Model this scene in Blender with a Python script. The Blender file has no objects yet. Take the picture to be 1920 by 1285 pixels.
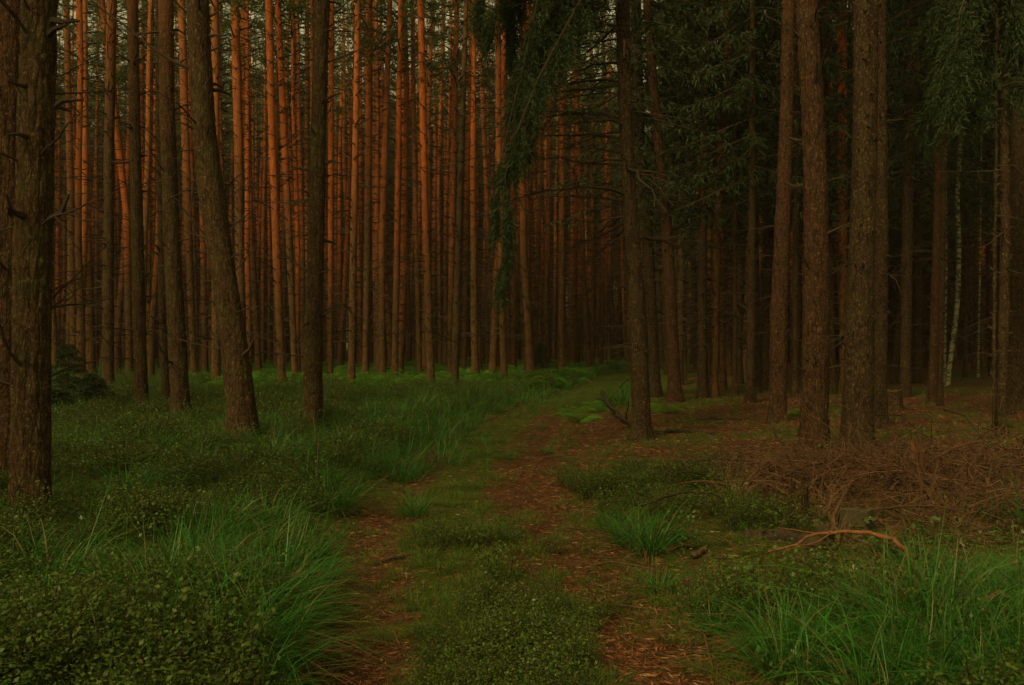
import bpy, math, random
import numpy as np
from mathutils import Vector

# ------------------------------------------------------------------ camera, sky, sun, exposure
SC = bpy.context.scene
COL = SC.collection
F = 1920 * 35 / 36.0
HOR = 640.0
CAMH = 1.6
cam_d = bpy.data.cameras.new('camera'); cam = bpy.data.objects.new('camera', cam_d); COL.objects.link(cam)
cam_d.sensor_width = 36; cam_d.lens = 35; cam_d.clip_start = 0.05; cam_d.clip_end = 2500
cam.location = (0, 0, CAMH); cam.rotation_euler = (math.radians(90), 0, 0)
SC.camera = cam

SUN_EL, SUN_AZ = math.radians(42), math.radians(-148)     # azimuth from +Y towards +X: behind the camera, to the left
world = bpy.data.worlds.new('World'); SC.world = world; world.use_nodes = True
nt = world.node_tree; nt.nodes.clear()
sky = nt.nodes.new('ShaderNodeTexSky'); sky.sky_type = 'NISHITA'; sky.sun_disc = False
sky.sun_elevation = SUN_EL; sky.sun_rotation = SUN_AZ; sky.air_density = 1.0; sky.dust_density = 3.0
hs = nt.nodes.new('ShaderNodeHueSaturation'); hs.inputs['Saturation'].default_value = 0.12
wm = nt.nodes.new('ShaderNodeMix'); wm.data_type = 'RGBA'; wm.blend_type = 'MULTIPLY'
wm.inputs[0].default_value = 1.0; wm.inputs[7].default_value = (0.97, 0.85, 0.40, 1)
bg = nt.nodes.new('ShaderNodeBackground'); bg.inputs['Strength'].default_value = 0.085
wo = nt.nodes.new('ShaderNodeOutputWorld')
nt.links.new(sky.outputs[0], hs.inputs['Color']); nt.links.new(hs.outputs[0], wm.inputs[6])
nt.links.new(wm.outputs[2], bg.inputs['Color']); nt.links.new(bg.outputs[0], wo.inputs[0])
sd = bpy.data.lights.new('sun', 'SUN'); sd.energy = 1.5; sd.angle = math.radians(11); sd.color = (1.0, 0.76, 0.36)
sun = bpy.data.objects.new('sun', sd); COL.objects.link(sun)
sdir = Vector((math.sin(SUN_AZ) * math.cos(SUN_EL), math.cos(SUN_AZ) * math.cos(SUN_EL), math.sin(SUN_EL)))
sun.rotation_euler = sdir.to_track_quat('Z', 'Y').to_euler()
vs = SC.view_settings
vs.view_transform = 'Standard'; vs.look = 'None'; vs.gamma = 1.0; vs.use_curve_mapping = False
vs.exposure = 0.6

rng = random.Random(7)
nr = np.random.RandomState(11)
PI = math.pi

# ------------------------------------------------------------------ noise, terrain
def _h(ix, iy, iz, s):
    n = (ix * 374761393 + iy * 668265263 + iz * 2147483647 + s * 974634777) & 0xffffffff
    n = ((n ^ (n >> 13)) * 1274126177) & 0xffffffff
    n = n ^ (n >> 16)
    return (n & 0xffff) / 65535.0
def vnoise(x, y, z=0.0, s=0):
    x, y, z = np.broadcast_arrays(np.asarray(x, float), np.asarray(y, float), np.asarray(z, float))
    ix, iy, iz = np.floor(x).astype(np.int64), np.floor(y).astype(np.int64), np.floor(z).astype(np.int64)
    fx, fy, fz = x - ix, y - iy, z - iz
    fx, fy, fz = [f * f * (3 - 2 * f) for f in (fx, fy, fz)]
    r = 0
    for a in (0, 1):
        for b in (0, 1):
            for c in (0, 1):
                w = (fx if a else 1 - fx) * (fy if b else 1 - fy) * (fz if c else 1 - fz)
                r = r + w * _h(ix + a, iy + b, iz + c, s)
    return r
def fbm(x, y, z=0.0, s=0, o=3):
    r, a, t = 0, 1.0, 0
    for k in range(o):
        r = r + a * vnoise(np.asarray(x) * 2 ** k, np.asarray(y) * 2 ** k, np.asarray(z) * 2 ** k, s + k); t += a; a *= .5
    return r / t
def sm(t):
    t = np.clip(t, 0, 1); return t * t * (3 - 2 * t)
CY = [-20, 0, 4, 5.3, 8.3, 11.5, 15, 18.7, 23, 30, 50, 80, 140]
CX = [0.4, .1, .05, -.08, -.42, -.5, -.35, -.05, .6, 2.0, 5.4, 12, 30]
def centre(y): return np.interp(y, CY, CX)
def height(x, y):
    x = np.asarray(x, float); y = np.asarray(y, float)
    d = x - centre(y)
    h = 0.22 * (fbm(x * .3, y * .3, s=1) - .5) * sm((np.abs(d) - .5) / 3) + 0.05 * (fbm(x * 1.7, y * 1.7, s=5) - .5)
    h = h + 0.018 * (fbm(x * 8, y * 8, s=9) - .5)
    h = h - 0.07 * np.exp(-((np.abs(d) - .76) / .24) ** 2)
    h = h + 0.10 * sm((-d - 1.0) / .9) + 0.10 * sm((d - 1.15) / 1.2) + 0.28 * sm((d - 3.5) / 9) * sm((y - 8) / 12)
    return h
def ground_at(px, py):
    """world point on the ground seen at a photo pixel"""
    D = F * CAMH / max(py - HOR, 8)
    for _ in range(12):
        x = (px - 960) / F * D
        D = F * (CAMH - float(height(x, D))) / max(py - HOR, 8)
    return (px - 960) / F * D, D

# ------------------------------------------------------------------ mesh builder
class MB:
    def __init__(s): s.v = []; s.t = []; s.q = []; s.n = 0; s.tm = []; s.qm = []
    def add(s, v, tris=None, quads=None, mat=0):
        v = np.asarray(v, float).reshape(-1, 3)
        if tris is not None and len(tris):
            tris = np.asarray(tris); s.t.append(tris + s.n); s.tm.append(np.full(len(tris), mat))
        if quads is not None and len(quads):
            quads = np.asarray(quads); s.q.append(quads + s.n); s.qm.append(np.full(len(quads), mat))
        s.v.append(v); s.n += len(v)
    def mesh(s, name, mats, smooth=False):
        me = bpy.data.meshes.new(name)
        v = np.concatenate(s.v) if s.v else np.zeros((0, 3))
        t = np.concatenate(s.t) if s.t else np.zeros((0, 3), int)
        q = np.concatenate(s.q) if s.q else np.zeros((0, 4), int)
        me.vertices.add(len(v)); me.vertices.foreach_set('co', v.astype(np.float32).ravel())
        loops = np.concatenate([t.ravel(), q.ravel()]).astype(np.int32)
        me.loops.add(len(loops)); me.loops.foreach_set('vertex_index', loops)
        ls = np.concatenate([np.arange(len(t)) * 3, len(t) * 3 + np.arange(len(q)) * 4]).astype(np.int32)
        me.polygons.add(len(ls)); me.polygons.foreach_set('loop_start', ls)
        mi = np.concatenate(s.tm + s.qm) if (s.tm or s.qm) else np.zeros(0)
        me.polygons.foreach_set('material_index', mi.astype(np.int32))
        me.polygons.foreach_set('use_smooth', np.full(len(ls), smooth))
        for m in (mats if isinstance(mats, (list, tuple)) else [mats]): me.materials.append(m)
        me.update(); me.validate()
        return me
def link(name, me, parent=None, loc=(0, 0, 0), rot=(0, 0, 0), sc=(1, 1, 1)):
    o = bpy.data.objects.new(name, me); COL.objects.link(o); o.parent = parent
    o.location = loc; o.rotation_euler = rot; o.scale = sc
    return o
def tag(o, label=None, cat=None, group=None, kind=None):
    if label: o['label'] = label
    if cat: o['category'] = cat
    if group: o['group'] = group
    if kind: o['kind'] = kind
    return o
def copy_tree(o, loc=None, rot=None, sc=None, parent=None):
    c = o.copy(); COL.objects.link(c); c.parent = parent
    if loc is not None: c.location = loc
    if rot is not None: c.rotation_euler = rot
    if sc is not None: c.scale = sc
    for ch in list(o.children): copy_tree(ch, parent=c)
    return c

def tube(mb, pts, rad, seg=6, cap=True, mat=0):
    pts = np.asarray(pts, float); n = len(pts); rad = np.broadcast_to(np.asarray(rad, float), (n,))
    tg = np.gradient(pts, axis=0); tg /= np.linalg.norm(tg, axis=1, keepdims=True) + 1e-9
    ref = np.array([0, 0, 1.0]) if abs(tg[0][2]) < .85 else np.array([1.0, 0, 0])
    u = np.cross(tg, ref); u /= np.linalg.norm(u, axis=1, keepdims=True) + 1e-9
    w = np.cross(tg, u)
    a = np.arange(seg) * 2 * PI / seg
    v = pts[:, None] + rad[:, None, None] * (np.cos(a)[None, :, None] * u[:, None] + np.sin(a)[None, :, None] * w[:, None])
    i = np.arange(n - 1)[:, None] * seg; j = np.arange(seg)[None]
    k = (j + 1) % seg
    q = np.stack([i + j, i + k, i + seg + k, i + seg + j], -1).reshape(-1, 4)
    t = [[0, x + 1, x] for x in range(1, seg - 1)] + [[(n - 1) * seg, (n - 1) * seg + x, (n - 1) * seg + x + 1] for x in range(1, seg - 1)] if cap and seg > 2 else None
    mb.add(v.reshape(-1, 3), t, q, mat)

def unit(v): return v / (np.linalg.norm(v, axis=-1, keepdims=True) + 1e-9)

def slivers(mb, p, d, L, W, mat=0, quad=False):
    """thin leaf shapes from p along d; p,d Nx3, L,W N"""
    p = np.asarray(p, float); N = len(p)
    if not N: return
    d = unit(np.asarray(d, float)); L = np.broadcast_to(L, (N,))[:, None]; W = np.broadcast_to(W, (N,))[:, None]
    s = unit(np.cross(d, nr.normal(size=(N, 3))))
    if quad:
        m = p + d * L * .45
        v = np.stack([p, m + s * W * .5, p + d * L, m - s * W * .5], 1)
        b = np.arange(N)[:, None] * 4
        mb.add(v.reshape(-1, 3), None, b + np.array([[0, 1, 2, 3]]), mat)
    else:
        v = np.stack([p - s * W * .5, p + s * W * .5, p + d * L], 1)
        b = np.arange(N)[:, None] * 3
        mb.add(v.reshape(-1, 3), b + np.array([[0, 1, 2]]), None, mat)

# ------------------------------------------------------------------ materials
def mat(name):
    m = bpy.data.materials.new(name); m.use_nodes = True; t = m.node_tree
    b = t.nodes['Principled BSDF']; b.inputs['Roughness'].default_value = .85; b.inputs['Specular IOR Level'].default_value = .25
    return m, t, b
def N(t, typ, **k):
    n = t.nodes.new(typ)
    for a, v in k.items(): setattr(n, a, v)
    return n
def noise(t, vec, scale, detail=4, rough=.6):
    n = N(t, 'ShaderNodeTexNoise'); n.inputs['Scale'].default_value = scale; n.inputs['Detail'].default_value = detail
    n.inputs['Roughness'].default_value = rough
    if vec is not None: t.links.new(vec, n.inputs['Vector'])
    return n.outputs['Fac']
def ramp(t, fac, stops):
    r = N(t, 'ShaderNodeValToRGB'); e = r.color_ramp.elements
    while len(e) < len(stops): e.new(.5)
    for x, (p, c) in zip(e, stops):
        x.position = p; x.color = (c, c, c, 1) if isinstance(c, (int, float)) else (*c, 1)
    t.links.new(fac, r.inputs[0]); return r.outputs[0]
def mixc(t, f, a, b, mode='MIX'):
    m = N(t, 'ShaderNodeMix', data_type='RGBA', blend_type=mode)
    for i, v in ((0, f), (6, a), (7, b)):
        if isinstance(v, (int, float)): m.inputs[i].default_value = v
        elif isinstance(v, tuple): m.inputs[i].default_value = (*v, 1)
        else: t.links.new(v, m.inputs[i])
    return m.outputs[2]
def mth(t, op, a, b=None, c=None):
    m = N(t, 'ShaderNodeMath', operation=op)
    for i, v in enumerate((a, b, c)):
        if v is None: continue
        if isinstance(v, (int, float)): m.inputs[i].default_value = v
        else: t.links.new(v, m.inputs[i])
    return m.outputs[0]
def bump(t, b, h, strength, dist):
    n = N(t, 'ShaderNodeBump'); n.inputs['Strength'].default_value = strength; n.inputs['Distance'].default_value = dist
    t.links.new(h, n.inputs['Height']); t.links.new(n.outputs[0], b.inputs['Normal'])

def bark_mat(name, low, low2, high, orange=True, scale=1.0, lichen=.35, z0=3.4, z1=9.5):
    m, t, b = mat(name)
    tc = N(t, 'ShaderNodeTexCoord'); oi = N(t, 'ShaderNodeObjectInfo')
    off = N(t, 'ShaderNodeVectorMath', operation='ADD'); t.links.new(tc.outputs['Object'], off.inputs[0])
    sc_ = N(t, 'ShaderNodeVectorMath', operation='SCALE'); sc_.inputs[0].default_value = (7, 5, 3); t.links.new(oi.outputs['Random'], sc_.inputs['Scale'])
    t.links.new(sc_.outputs[0], off.inputs[1])
    mp = N(t, 'ShaderNodeMapping'); mp.inputs['Scale'].default_value = (1, 1, .28); t.links.new(off.outputs[0], mp.inputs[0])
    v = mp.outputs[0]
    vo = N(t, 'ShaderNodeTexVoronoi', feature='DISTANCE_TO_EDGE'); vo.inputs['Scale'].default_value = 20 * scale
    wv = N(t, 'ShaderNodeVectorMath', operation='ADD')
    nz = N(t, 'ShaderNodeTexNoise'); nz.inputs['Scale'].default_value = 14 * scale; t.links.new(v, nz.inputs['Vector'])
    ns = N(t, 'ShaderNodeVectorMath', operation='SCALE'); ns.inputs['Scale'].default_value = .09 / scale; t.links.new(nz.outputs['Color'], ns.inputs[0])
    t.links.new(v, wv.inputs[0]); t.links.new(ns.outputs[0], wv.inputs[1]); t.links.new(wv.outputs[0], vo.inputs['Vector'])
    furrow = ramp(t, vo.outputs['Distance'], [(0.0, 0.0), (.17, 1.0)])
    fine = noise(t, v, 60 * scale, 6, .7)
    mid = noise(t, v, 6, 4)
    flake = noise(t, tc.outputs['Object'], 90, 3, .8)
    c = mixc(t, mid, low, low2)
    c = mixc(t, mth(t, 'MULTIPLY', ramp(t, flake, [(.56, 0.0), (.66, 1.0)]), .7), c, (.24, .16, .085))
    c = mixc(t, ramp(t, noise(t, tc.outputs['Object'], 45, 4, .8), [(.34, .8), (.46, 0.0)]), c, (.035, .022, .012))
    c = mixc(t, ramp(t, noise(t, v, 15, 3, .9), [(.42, .85), (.50, 0.0)]), c, (.028, .016, .009))
    c = mixc(t, ramp(t, noise(t, tc.outputs['Object'], 24, 3, .9), [(.56, 0.0), (.63, .6)]), c, (.22, .15, .08))
    lich = ramp(t, noise(t, off.outputs[0], 3.2, 5, .65), [(.45, 0.0), (.68, 1.0)])
    c = mixc(t, mth(t, 'MULTIPLY', lich, lichen), c, (.10, .105, .03))
    c = mixc(t, furrow, mixc(t, .45, c, (.018, .010, .006)), c)
    if orange:
        sx = N(t, 'ShaderNodeSeparateXYZ'); t.links.new(tc.outputs['Object'], sx.inputs[0])
        z = mth(t, 'ADD', sx.outputs['Z'], mth(t, 'MULTIPLY', mth(t, 'SUBTRACT', noise(t, off.outputs[0], 1.1, 4), .5), 4.5))
        z = mth(t, 'ADD', z, mth(t, 'MULTIPLY', mth(t, 'SUBTRACT', oi.outputs['Random'], .5), 5.5))
        k = N(t, 'ShaderNodeMapRange'); k.inputs['From Min'].default_value = z0; k.inputs['From Max'].default_value = z1
        k.interpolation_type = 'SMOOTHSTEP'; t.links.new(z, k.inputs['Value'])
        hi = mixc(t, ramp(t, noise(t, v, 9, 5, .7), [(.35, 0.0), (.65, 1.0)]), high, tuple(x * .55 for x in high))
        hi = mixc(t, mth(t, 'MULTIPLY', mth(t, 'FRACT', mth(t, 'MULTIPLY', oi.outputs['Random'], 13.7)), .75), hi, (.26, .13, .06))
        hi = mixc(t, ramp(t, noise(t, v, 22, 4, .8), [(.50, 0.0), (.62, .7)]), hi, (.14, .06, .03))
        hi = mixc(t, ramp(t, fine, [(.3, .35), (.55, 0.0)]), hi, (.05, .02, .01))
        c = mixc(t, k.outputs[0], c, hi)
    t.links.new(c, b.inputs['Base Color'])
    hgt = mth(t, 'ADD', mth(t, 'MULTIPLY', furrow, .7), mth(t, 'MULTIPLY', fine, .8))
    bump(t, b, hgt, .9, .012)
    b.inputs['Roughness'].default_value = .9; b.inputs['Specular IOR Level'].default_value = .1
    return m
M_PINE = bark_mat('pine_bark', (.195, .085, .034), (.105, .046, .018), (.66, .155, .034))  # lower browns lightened in place of light deeper in the stand
M_SHADEDPINE = bark_mat('shaded_near_pine_bark', (.088, .045, .020), (.042, .021, .010), (.40, .12, .04), z0=6.5, z1=15)  # near stems: orange starts higher; browns darkened to stand in for dimmer light
M_SPRUCE = bark_mat('spruce_bark', (.066, .036, .019), (.040, .021, .011), (.3, .15, .08), orange=False, scale=1.8, lichen=.25)
M_REDDISH = bark_mat('reddish_bark', (.090, .036, .018), (.055, .022, .012), (.46, .15, .045), scale=1.3, lichen=.12, z0=7.5, z1=14)

def leaf_mat(name, a, b_, c=None, transl=.25, rough=.6, spec=.3):
    m, t, b = mat(name); oi = N(t, 'ShaderNodeObjectInfo'); geo = N(t, 'ShaderNodeNewGeometry')
    r = mth(t, 'FRACT', mth(t, 'ADD', oi.outputs['Random'], geo.outputs['Random Per Island']))
    col = mixc(t, r, a, b_)
    if c: col = mixc(t, ramp(t, mth(t, 'FRACT', mth(t, 'MULTIPLY', geo.outputs['Random Per Island'], 7.3)), [(.80, 0.0), (.92, 1.0)]), col, c)
    t.links.new(col, b.inputs['Base Color']); b.inputs['Roughness'].default_value = rough; b.inputs['Specular IOR Level'].default_value = spec
    tr = N(t, 'ShaderNodeBsdfTranslucent'); t.links.new(col, tr.inputs['Color'])
    mx = N(t, 'ShaderNodeMixShader'); mx.inputs[0].default_value = transl
    t.links.new(b.outputs[0], mx.inputs[1]); t.links.new(tr.outputs[0], mx.inputs[2])
    t.links.new(mx.outputs[0], t.nodes['Material Output'].inputs['Surface'])
    return m
M_NEEDLE = leaf_mat('pine_needles', (.095, .125, .030), (.125, .145, .040), transl=.55)
M_SPN = leaf_mat('spruce_needles', (.024, .042, .011), (.036, .056, .014), transl=.15)
M_GRASS = leaf_mat('grass_blades', (.020, .115, .012), (.070, .24, .024), (.22, .17, .07), transl=.35, rough=.45, spec=.4)
M_GRASS2 = leaf_mat('short_grass', (.050, .135, .012), (.110, .175, .018), (.22, .12, .04), transl=.3)
M_BILB = leaf_mat('bilberry_leaves', (.040, .085, .008), (.115, .175, .018), (.12, .14, .022), transl=.3, rough=.45, spec=.4)
M_FERN = leaf_mat('fern_leaves', (.095, .25, .022), (.165, .33, .032), transl=.4)
M_BRAMBLE = leaf_mat('bramble_leaves', (.07, .15, .03), (.12, .21, .045), transl=.3, rough=.4, spec=.45)
M_DRY = leaf_mat('dry_grass', (.25, .15, .06), (.17, .095, .04), transl=.2)
M_LITTER = leaf_mat('needle_litter', (.26, .088, .028), (.12, .040, .014), (.36, .20, .09), transl=.0)
M_DEADLEAF = leaf_mat('pale_dead_leaf', (.42, .32, .18), (.5, .4, .25), transl=.1)
def wood_mat(name, a, b_):
    m, t, b = mat(name); tc = N(t, 'ShaderNodeTexCoord'); oi = N(t, 'ShaderNodeObjectInfo'); geo = N(t, 'ShaderNodeNewGeometry')
    f = noise(t, tc.outputs['Object'], 18, 5, .7)
    col = mixc(t, ramp(t, f, [(.35, 0.0), (.65, 1.0)]), a, b_)
    r = mth(t, 'FRACT', mth(t, 'ADD', oi.outputs['Random'], geo.outputs['Random Per Island']))
    col = mixc(t, mth(t, 'MULTIPLY', r, .75), col, (.045, .028, .016))
    t.links.new(col, b.inputs['Base Color']); bump(t, b, noise(t, tc.outputs['Object'], 60, 5, .7), .7, .006)
    return m
M_TWIG = wood_mat('dead_twig_bark', (.062, .040, .025), (.036, .023, .015))
M_BRUSH = wood_mat('brushwood_bark', (.22, .105, .050), (.07, .030, .016))
M_REDWOOD = wood_mat('peeling_orange_bark', (.38, .14, .05), (.20, .07, .028))
M_MOSSWOOD = wood_mat('mossy_wood', (.07, .085, .025), (.07, .045, .025))
M_CUT = wood_mat('cut_wood', (.15, .085, .042), (.10, .055, .028))
def birch_mat():
    m, t, b = mat('birch_bark'); tc = N(t, 'ShaderNodeTexCoord')
    mp = N(t, 'ShaderNodeMapping'); mp.inputs['Scale'].default_value = (3, 3, 6); t.links.new(tc.outputs['Object'], mp.inputs[0])
    f = ramp(t, noise(t, mp.outputs[0], 2.2, 5, .75), [(.47, 0.0), (.56, 1.0)])
    col = mixc(t, f, (.27, .25, .14), (.04, .03, .018))
    t.links.new(col, b.inputs['Base Color']); return m
M_BIRCH = birch_mat()

def ground_mat(name, track=False):
    m, t, b = mat(name); tc = N(t, 'ShaderNodeTexCoord'); v = tc.outputs['Object']
    at = N(t, 'ShaderNodeAttribute', attribute_name='moss')
    st = N(t, 'ShaderNodeMapping'); st.inputs['Scale'].default_value = (1, 1, 1); t.links.new(v, st.inputs[0])
    fine = noise(t, v, 55, 6, .75); mid = noise(t, v, 7, 5, .65); coarse = noise(t, v, 1.1, 4)
    vo = N(t, 'ShaderNodeTexVoronoi'); vo.inputs['Scale'].default_value = 70; t.links.new(v, vo.inputs['Vector'])
    lit = mixc(t, ramp(t, fine, [(.3, 0.0), (.7, 1.0)]), (.060, .028, .014), (.17, .078, .034))
    lit = mixc(t, ramp(t, vo.outputs['Color'], [(.55, 0.0), (.95, .8)]), lit, (.26, .13, .06))
    lit = mixc(t, ramp(t, mid, [(.40, .55), (.56, 0.0)]), lit, (.045, .024, .014))
    mo = mixc(t, ramp(t, fine, [(.3, 0.0), (.7, 1.0)]), (.034, .056, .009), (.095, .120, .018))
    mo = mixc(t, ramp(t, mid, [(.45, 0.0), (.7, .6)]), mo, (.13, .10, .03))
    k = mth(t, 'ADD', at.outputs['Fac'], mth(t, 'MULTIPLY', mth(t, 'SUBTRACT', mth(t, 'ADD', mid, coarse), 1.0), .9))
    c = mixc(t, ramp(t, k, [(.35, 0.0), (.65, 1.0)]), lit, mo)
    t.links.new(c, b.inputs['Base Color']); b.inputs['Roughness'].default_value = .95; b.inputs['Specular IOR Level'].default_value = .1
    bump(t, b, mth(t, 'ADD', fine, mth(t, 'MULTIPLY', vo.outputs['Distance'], .8)), .9, .02)
    return m
M_GROUND = ground_mat('forest_floor')

# ------------------------------------------------------------------ ground
def moss_at(x, y):
    d = x - centre(y); n = fbm(x * .8, y * .8, s=21)
    left = sm((-d - .85) / .3)
    mid = sm((.50 - np.abs(d + .12)) / .3) * .78
    right = sm((d - 1.15 - .25 * (y > 8)) / .3) * (1 - sm((y - 9.5 - 1.2 * (n - .5)) / 2)) * .75
    rightfar = sm((d - 1.1) / .5) * sm((y - 9) / 2) * (.18 + .6 * sm((n - .5) / .08))
    fade = 1 - .0 * y
    far = sm((y - 17) / 8) * (1 - sm((d - 2.2) / 1.5)) * .85
    return np.clip(np.maximum(np.maximum(left, mid), np.maximum(right, np.maximum(rightfar, far))) * fade, 0, 1)
def axis_grid(segs):
    out = [segs[0][0]]
    for a, b, st in segs:
        n = max(1, int(round((b - a) / st))); out += list(a + (b - a) * (np.arange(n) + 1) / n)
    return np.array(out)
gx = axis_grid([(-900, -120, 90), (-120, -30, 5), (-30, -8, 1), (-8, -4, .15), (-4, 5, .07), (5, 9, .15), (9, 30, 1), (30, 120, 5), (120, 900, 90)])
gy = axis_grid([(-900, -60, 120), (-60, -6, 4), (-6, 3.5, .5), (3.5, 11, .06), (11, 18, .12), (18, 40, .5), (40, 140, 4), (140, 1400, 140)])
X, Y = np.meshgrid(gx, gy); Z = height(X, Y)
nx, ny = len(gx), len(gy)
i = (np.arange(ny - 1)[:, None] * nx + np.arange(nx - 1)[None]).ravel()
mb = MB(); mb.add(np.stack([X, Y, Z], -1).reshape(-1, 3), None, np.stack([i, i + 1, i + nx + 1, i + nx], -1))
me = mb.mesh('ground', M_GROUND, True)
a = me.attributes.new('moss', 'FLOAT', 'POINT'); a.data.foreach_set('value', moss_at(X, Y).astype(np.float32).ravel())
tag(link('ground', me), 'forest floor of moss and brown pine needle litter', None, None, 'structure')
# the track: a sheet with ragged edges that dip under the floor
ty = axis_grid([(2.5, 12, .07), (12, 25, .15), (25, 70, .6)]); tx = np.linspace(-1.15, 1.15, 40)
TX, TY = np.meshgrid(tx, ty); WX = TX + centre(TY)
edge = 1.0 + .16 * (fbm(TY * 1.3, TX * .0 + np.sign(TX) * 3, s=31) - .5) * 2
TZ = height(WX, TY) + .010 - .06 * sm((np.abs(TX) - edge + .12) / .12)
i = (np.arange(len(ty) - 1)[:, None] * 40 + np.arange(39)[None]).ravel()
mb = MB(); mb.add(np.stack([WX, TY, TZ], -1).reshape(-1, 3), None, np.stack([i, i + 1, i + 41, i + 40], -1))
me = mb.mesh('forest_track', M_GROUND, True)
a = me.attributes.new('moss', 'FLOAT', 'POINT'); a.data.foreach_set('value', moss_at(WX, TY).astype(np.float32).ravel())
tag(link('forest_track', me), 'two rut forest track with a mossy middle running into the trees', None, None, 'structure')

# ------------------------------------------------------------------ branch and crown meshes (shared)
def dead_branch_mesh(seed, L=1.0, r=.014, subs=5, droop=.15, matl=None, curl=.25):
    R = np.random.RandomState(seed); mb = MB(); n = 9
    t = np.linspace(0, 1, n); p = np.stack([t * L, np.cumsum(R.normal(0, .02 * L, n)), -droop * L * t ** 2 + np.cumsum(R.normal(0, .012 * L, n)) + curl * .3 * L * t ** 3], -1)
    p[:, 1:] -= p[0, 1:]
    tube(mb, p, r * (1 - .82 * t), 5)
    for k in range(subs):
        s = R.uniform(.2, .92); i0 = int(s * (n - 1)); q0 = p[i0]; l = L * (1 - s * .6) * R.uniform(.2, .5)
        d = np.array([R.uniform(.4, 1), R.choice([-1, 1]) * R.uniform(.3, .9), R.uniform(-.5, .35)]); d /= np.linalg.norm(d)
        tt = np.linspace(0, 1, 5)[:, None]
        q = q0 + d * tt * l + np.array([0, 0, -.1 * l]) * tt ** 2 + R.normal(0, .012 * L, (5, 3)) * tt
        rr = r * (1 - .82 * s) * .6
        tube(mb, q, rr * (1 - .8 * tt[:, 0]), 3, False)
        for _ in range(2):
            q1 = q[R.randint(2, 4)]; d2 = unit(d + R.normal(0, .6, 3)); tube(mb, [q1, q1 + d2 * l * .2, q1 + d2 * l * .38 + [0, 0, -.02 * L]], [rr * .5, rr * .35, rr * .15], 3, False)
    return mb.mesh('dead_branch', matl or M_TWIG)
DB = [dead_branch_mesh(100 + k, 1.0, .013, 4 + k % 4, .1 + .08 * (k % 3)) for k in range(10)]
DROOP = [dead_branch_mesh(150 + k, 1.0, .0125, 11 + k % 3, .30 + .07 * (k % 3), curl=.55) for k in range(8)]
def stub_mesh(seed):
    R = np.random.RandomState(seed); mb = MB()
    tube(mb, [(-.03, 0, -.01), (.02, 0, 0), (.07, R.uniform(-.02, .02), .015), (.15, R.uniform(-.03, .03), R.uniform(-.02, .06))], [.034, .022, .016, .008], 5)
    return mb.mesh('branch_stub', M_TWIG)
ST = [stub_mesh(k) for k in range(6)]

def pine_crown(seed, z0=12.5, z1=22.5, nb=38, per=5, nn=28):
    R = np.random.RandomState(seed); mb = MB(); P = []; Dd = []
    for k in range(nb):
        f = (k + R.rand()) / nb; z = z0 + (z1 - z0) * f; az = k * 2.4 + R.uniform(-.5, .5)
        L = (2.3 * (1 - f) ** .7 + .5) * R.uniform(.55, 1.15) * (0.6 if f < .15 else 1)
        up = R.uniform(.15, .75); d = np.array([math.cos(az), math.sin(az), up])
        tt = np.linspace(0, 1, 5)[:, None]
        p = np.array([0, 0, z]) + d * L * tt + np.array([0, 0, -.25 * L]) * tt ** 2
        tube(mb, p, .035 * (1 - .8 * tt[:, 0]), 4, False, 0)
        for j in range(per):
            s = 1 - .62 * (j / per) ** 1.1; c = p[0] + (p[-1] - p[0]) * s + R.normal(0, .22, 3) * [1, 1, .6] * (0.4 + L * .4)
            g = R.normal(0, 1, (nn, 3)); g = unit(g + d * .5)
            P.append(c + g * R.uniform(0, .16, (nn, 1))); Dd.append(g)
    P = np.concatenate(P); Dd = np.concatenate(Dd)
    slivers(mb, P, Dd, R.uniform(.10, .26, len(P)), R.uniform(.025, .05, len(P)), 1)
    return mb.mesh('pine_crown', [M_TWIG, M_NEEDLE])
PCROWN = [pine_crown(300 + k) for k in range(4)]
FCROWN = [pine_crown(310 + k, 13.5, 22.5, 24, 4, 12) for k in range(4)]

def foliage_along(mb, p, R, nsub, sublen, wide, needles, hang=.6, nl=.055, nw=.014, m=1, endscale=.5, clump=0):
    """hanging spruce twigs along a curve"""
    p = np.asarray(p, float); seg = np.linalg.norm(np.diff(p, axis=0), axis=1); cum = np.concatenate([[0], np.cumsum(seg)])
    P = []; D = []
    cl = np.sort(R.rand(max(4, int(nsub * clump)))) if clump else None
    for k in range(nsub):
        s = (k + R.rand()) / nsub
        if clump: s = float(np.clip(cl[R.randint(len(cl))] + R.normal(0, .018), 0, 1))
        x = np.array([np.interp(s * cum[-1], cum, p[:, a]) for a in range(3)])
        x2 = np.array([np.interp(min(1, s + .05) * cum[-1], cum, p[:, a]) for a in range(3)])
        tg = unit(x2 - x + 1e-6); side = unit(np.cross(tg, [0, 0, 1.0]) + 1e-6) * (1 if k % 2 else -1)
        l = sublen * R.uniform(.5, 1.2) * (1 - (1 - endscale) * s)
        d = unit(side * R.uniform(.2, 1.0) * wide + tg * .5 + np.array([0, 0, -hang * R.uniform(.3, 1.5)]) + R.normal(0, .15, 3))
        u = np.linspace(.05, 1, needles)[:, None]
        q = x + d * l * u + np.array([0, 0, -.35 * l]) * u ** 2
        side2 = unit(np.cross(d, R.normal(size=3)))
        al = np.where(np.arange(needles) % 2, 1, -1)[:, None]
        P.append(q); D.append(unit(d * .9 + side2 * al * .8 + R.normal(0, .35, (needles, 3)) + [0, 0, -.25]))
    P = np.concatenate(P); D = np.concatenate(D); n = len(P)
    slivers(mb, P, D, nl * R.uniform(.6, 1.6, n), nw * R.uniform(.7, 1.4, n), m)
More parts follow.
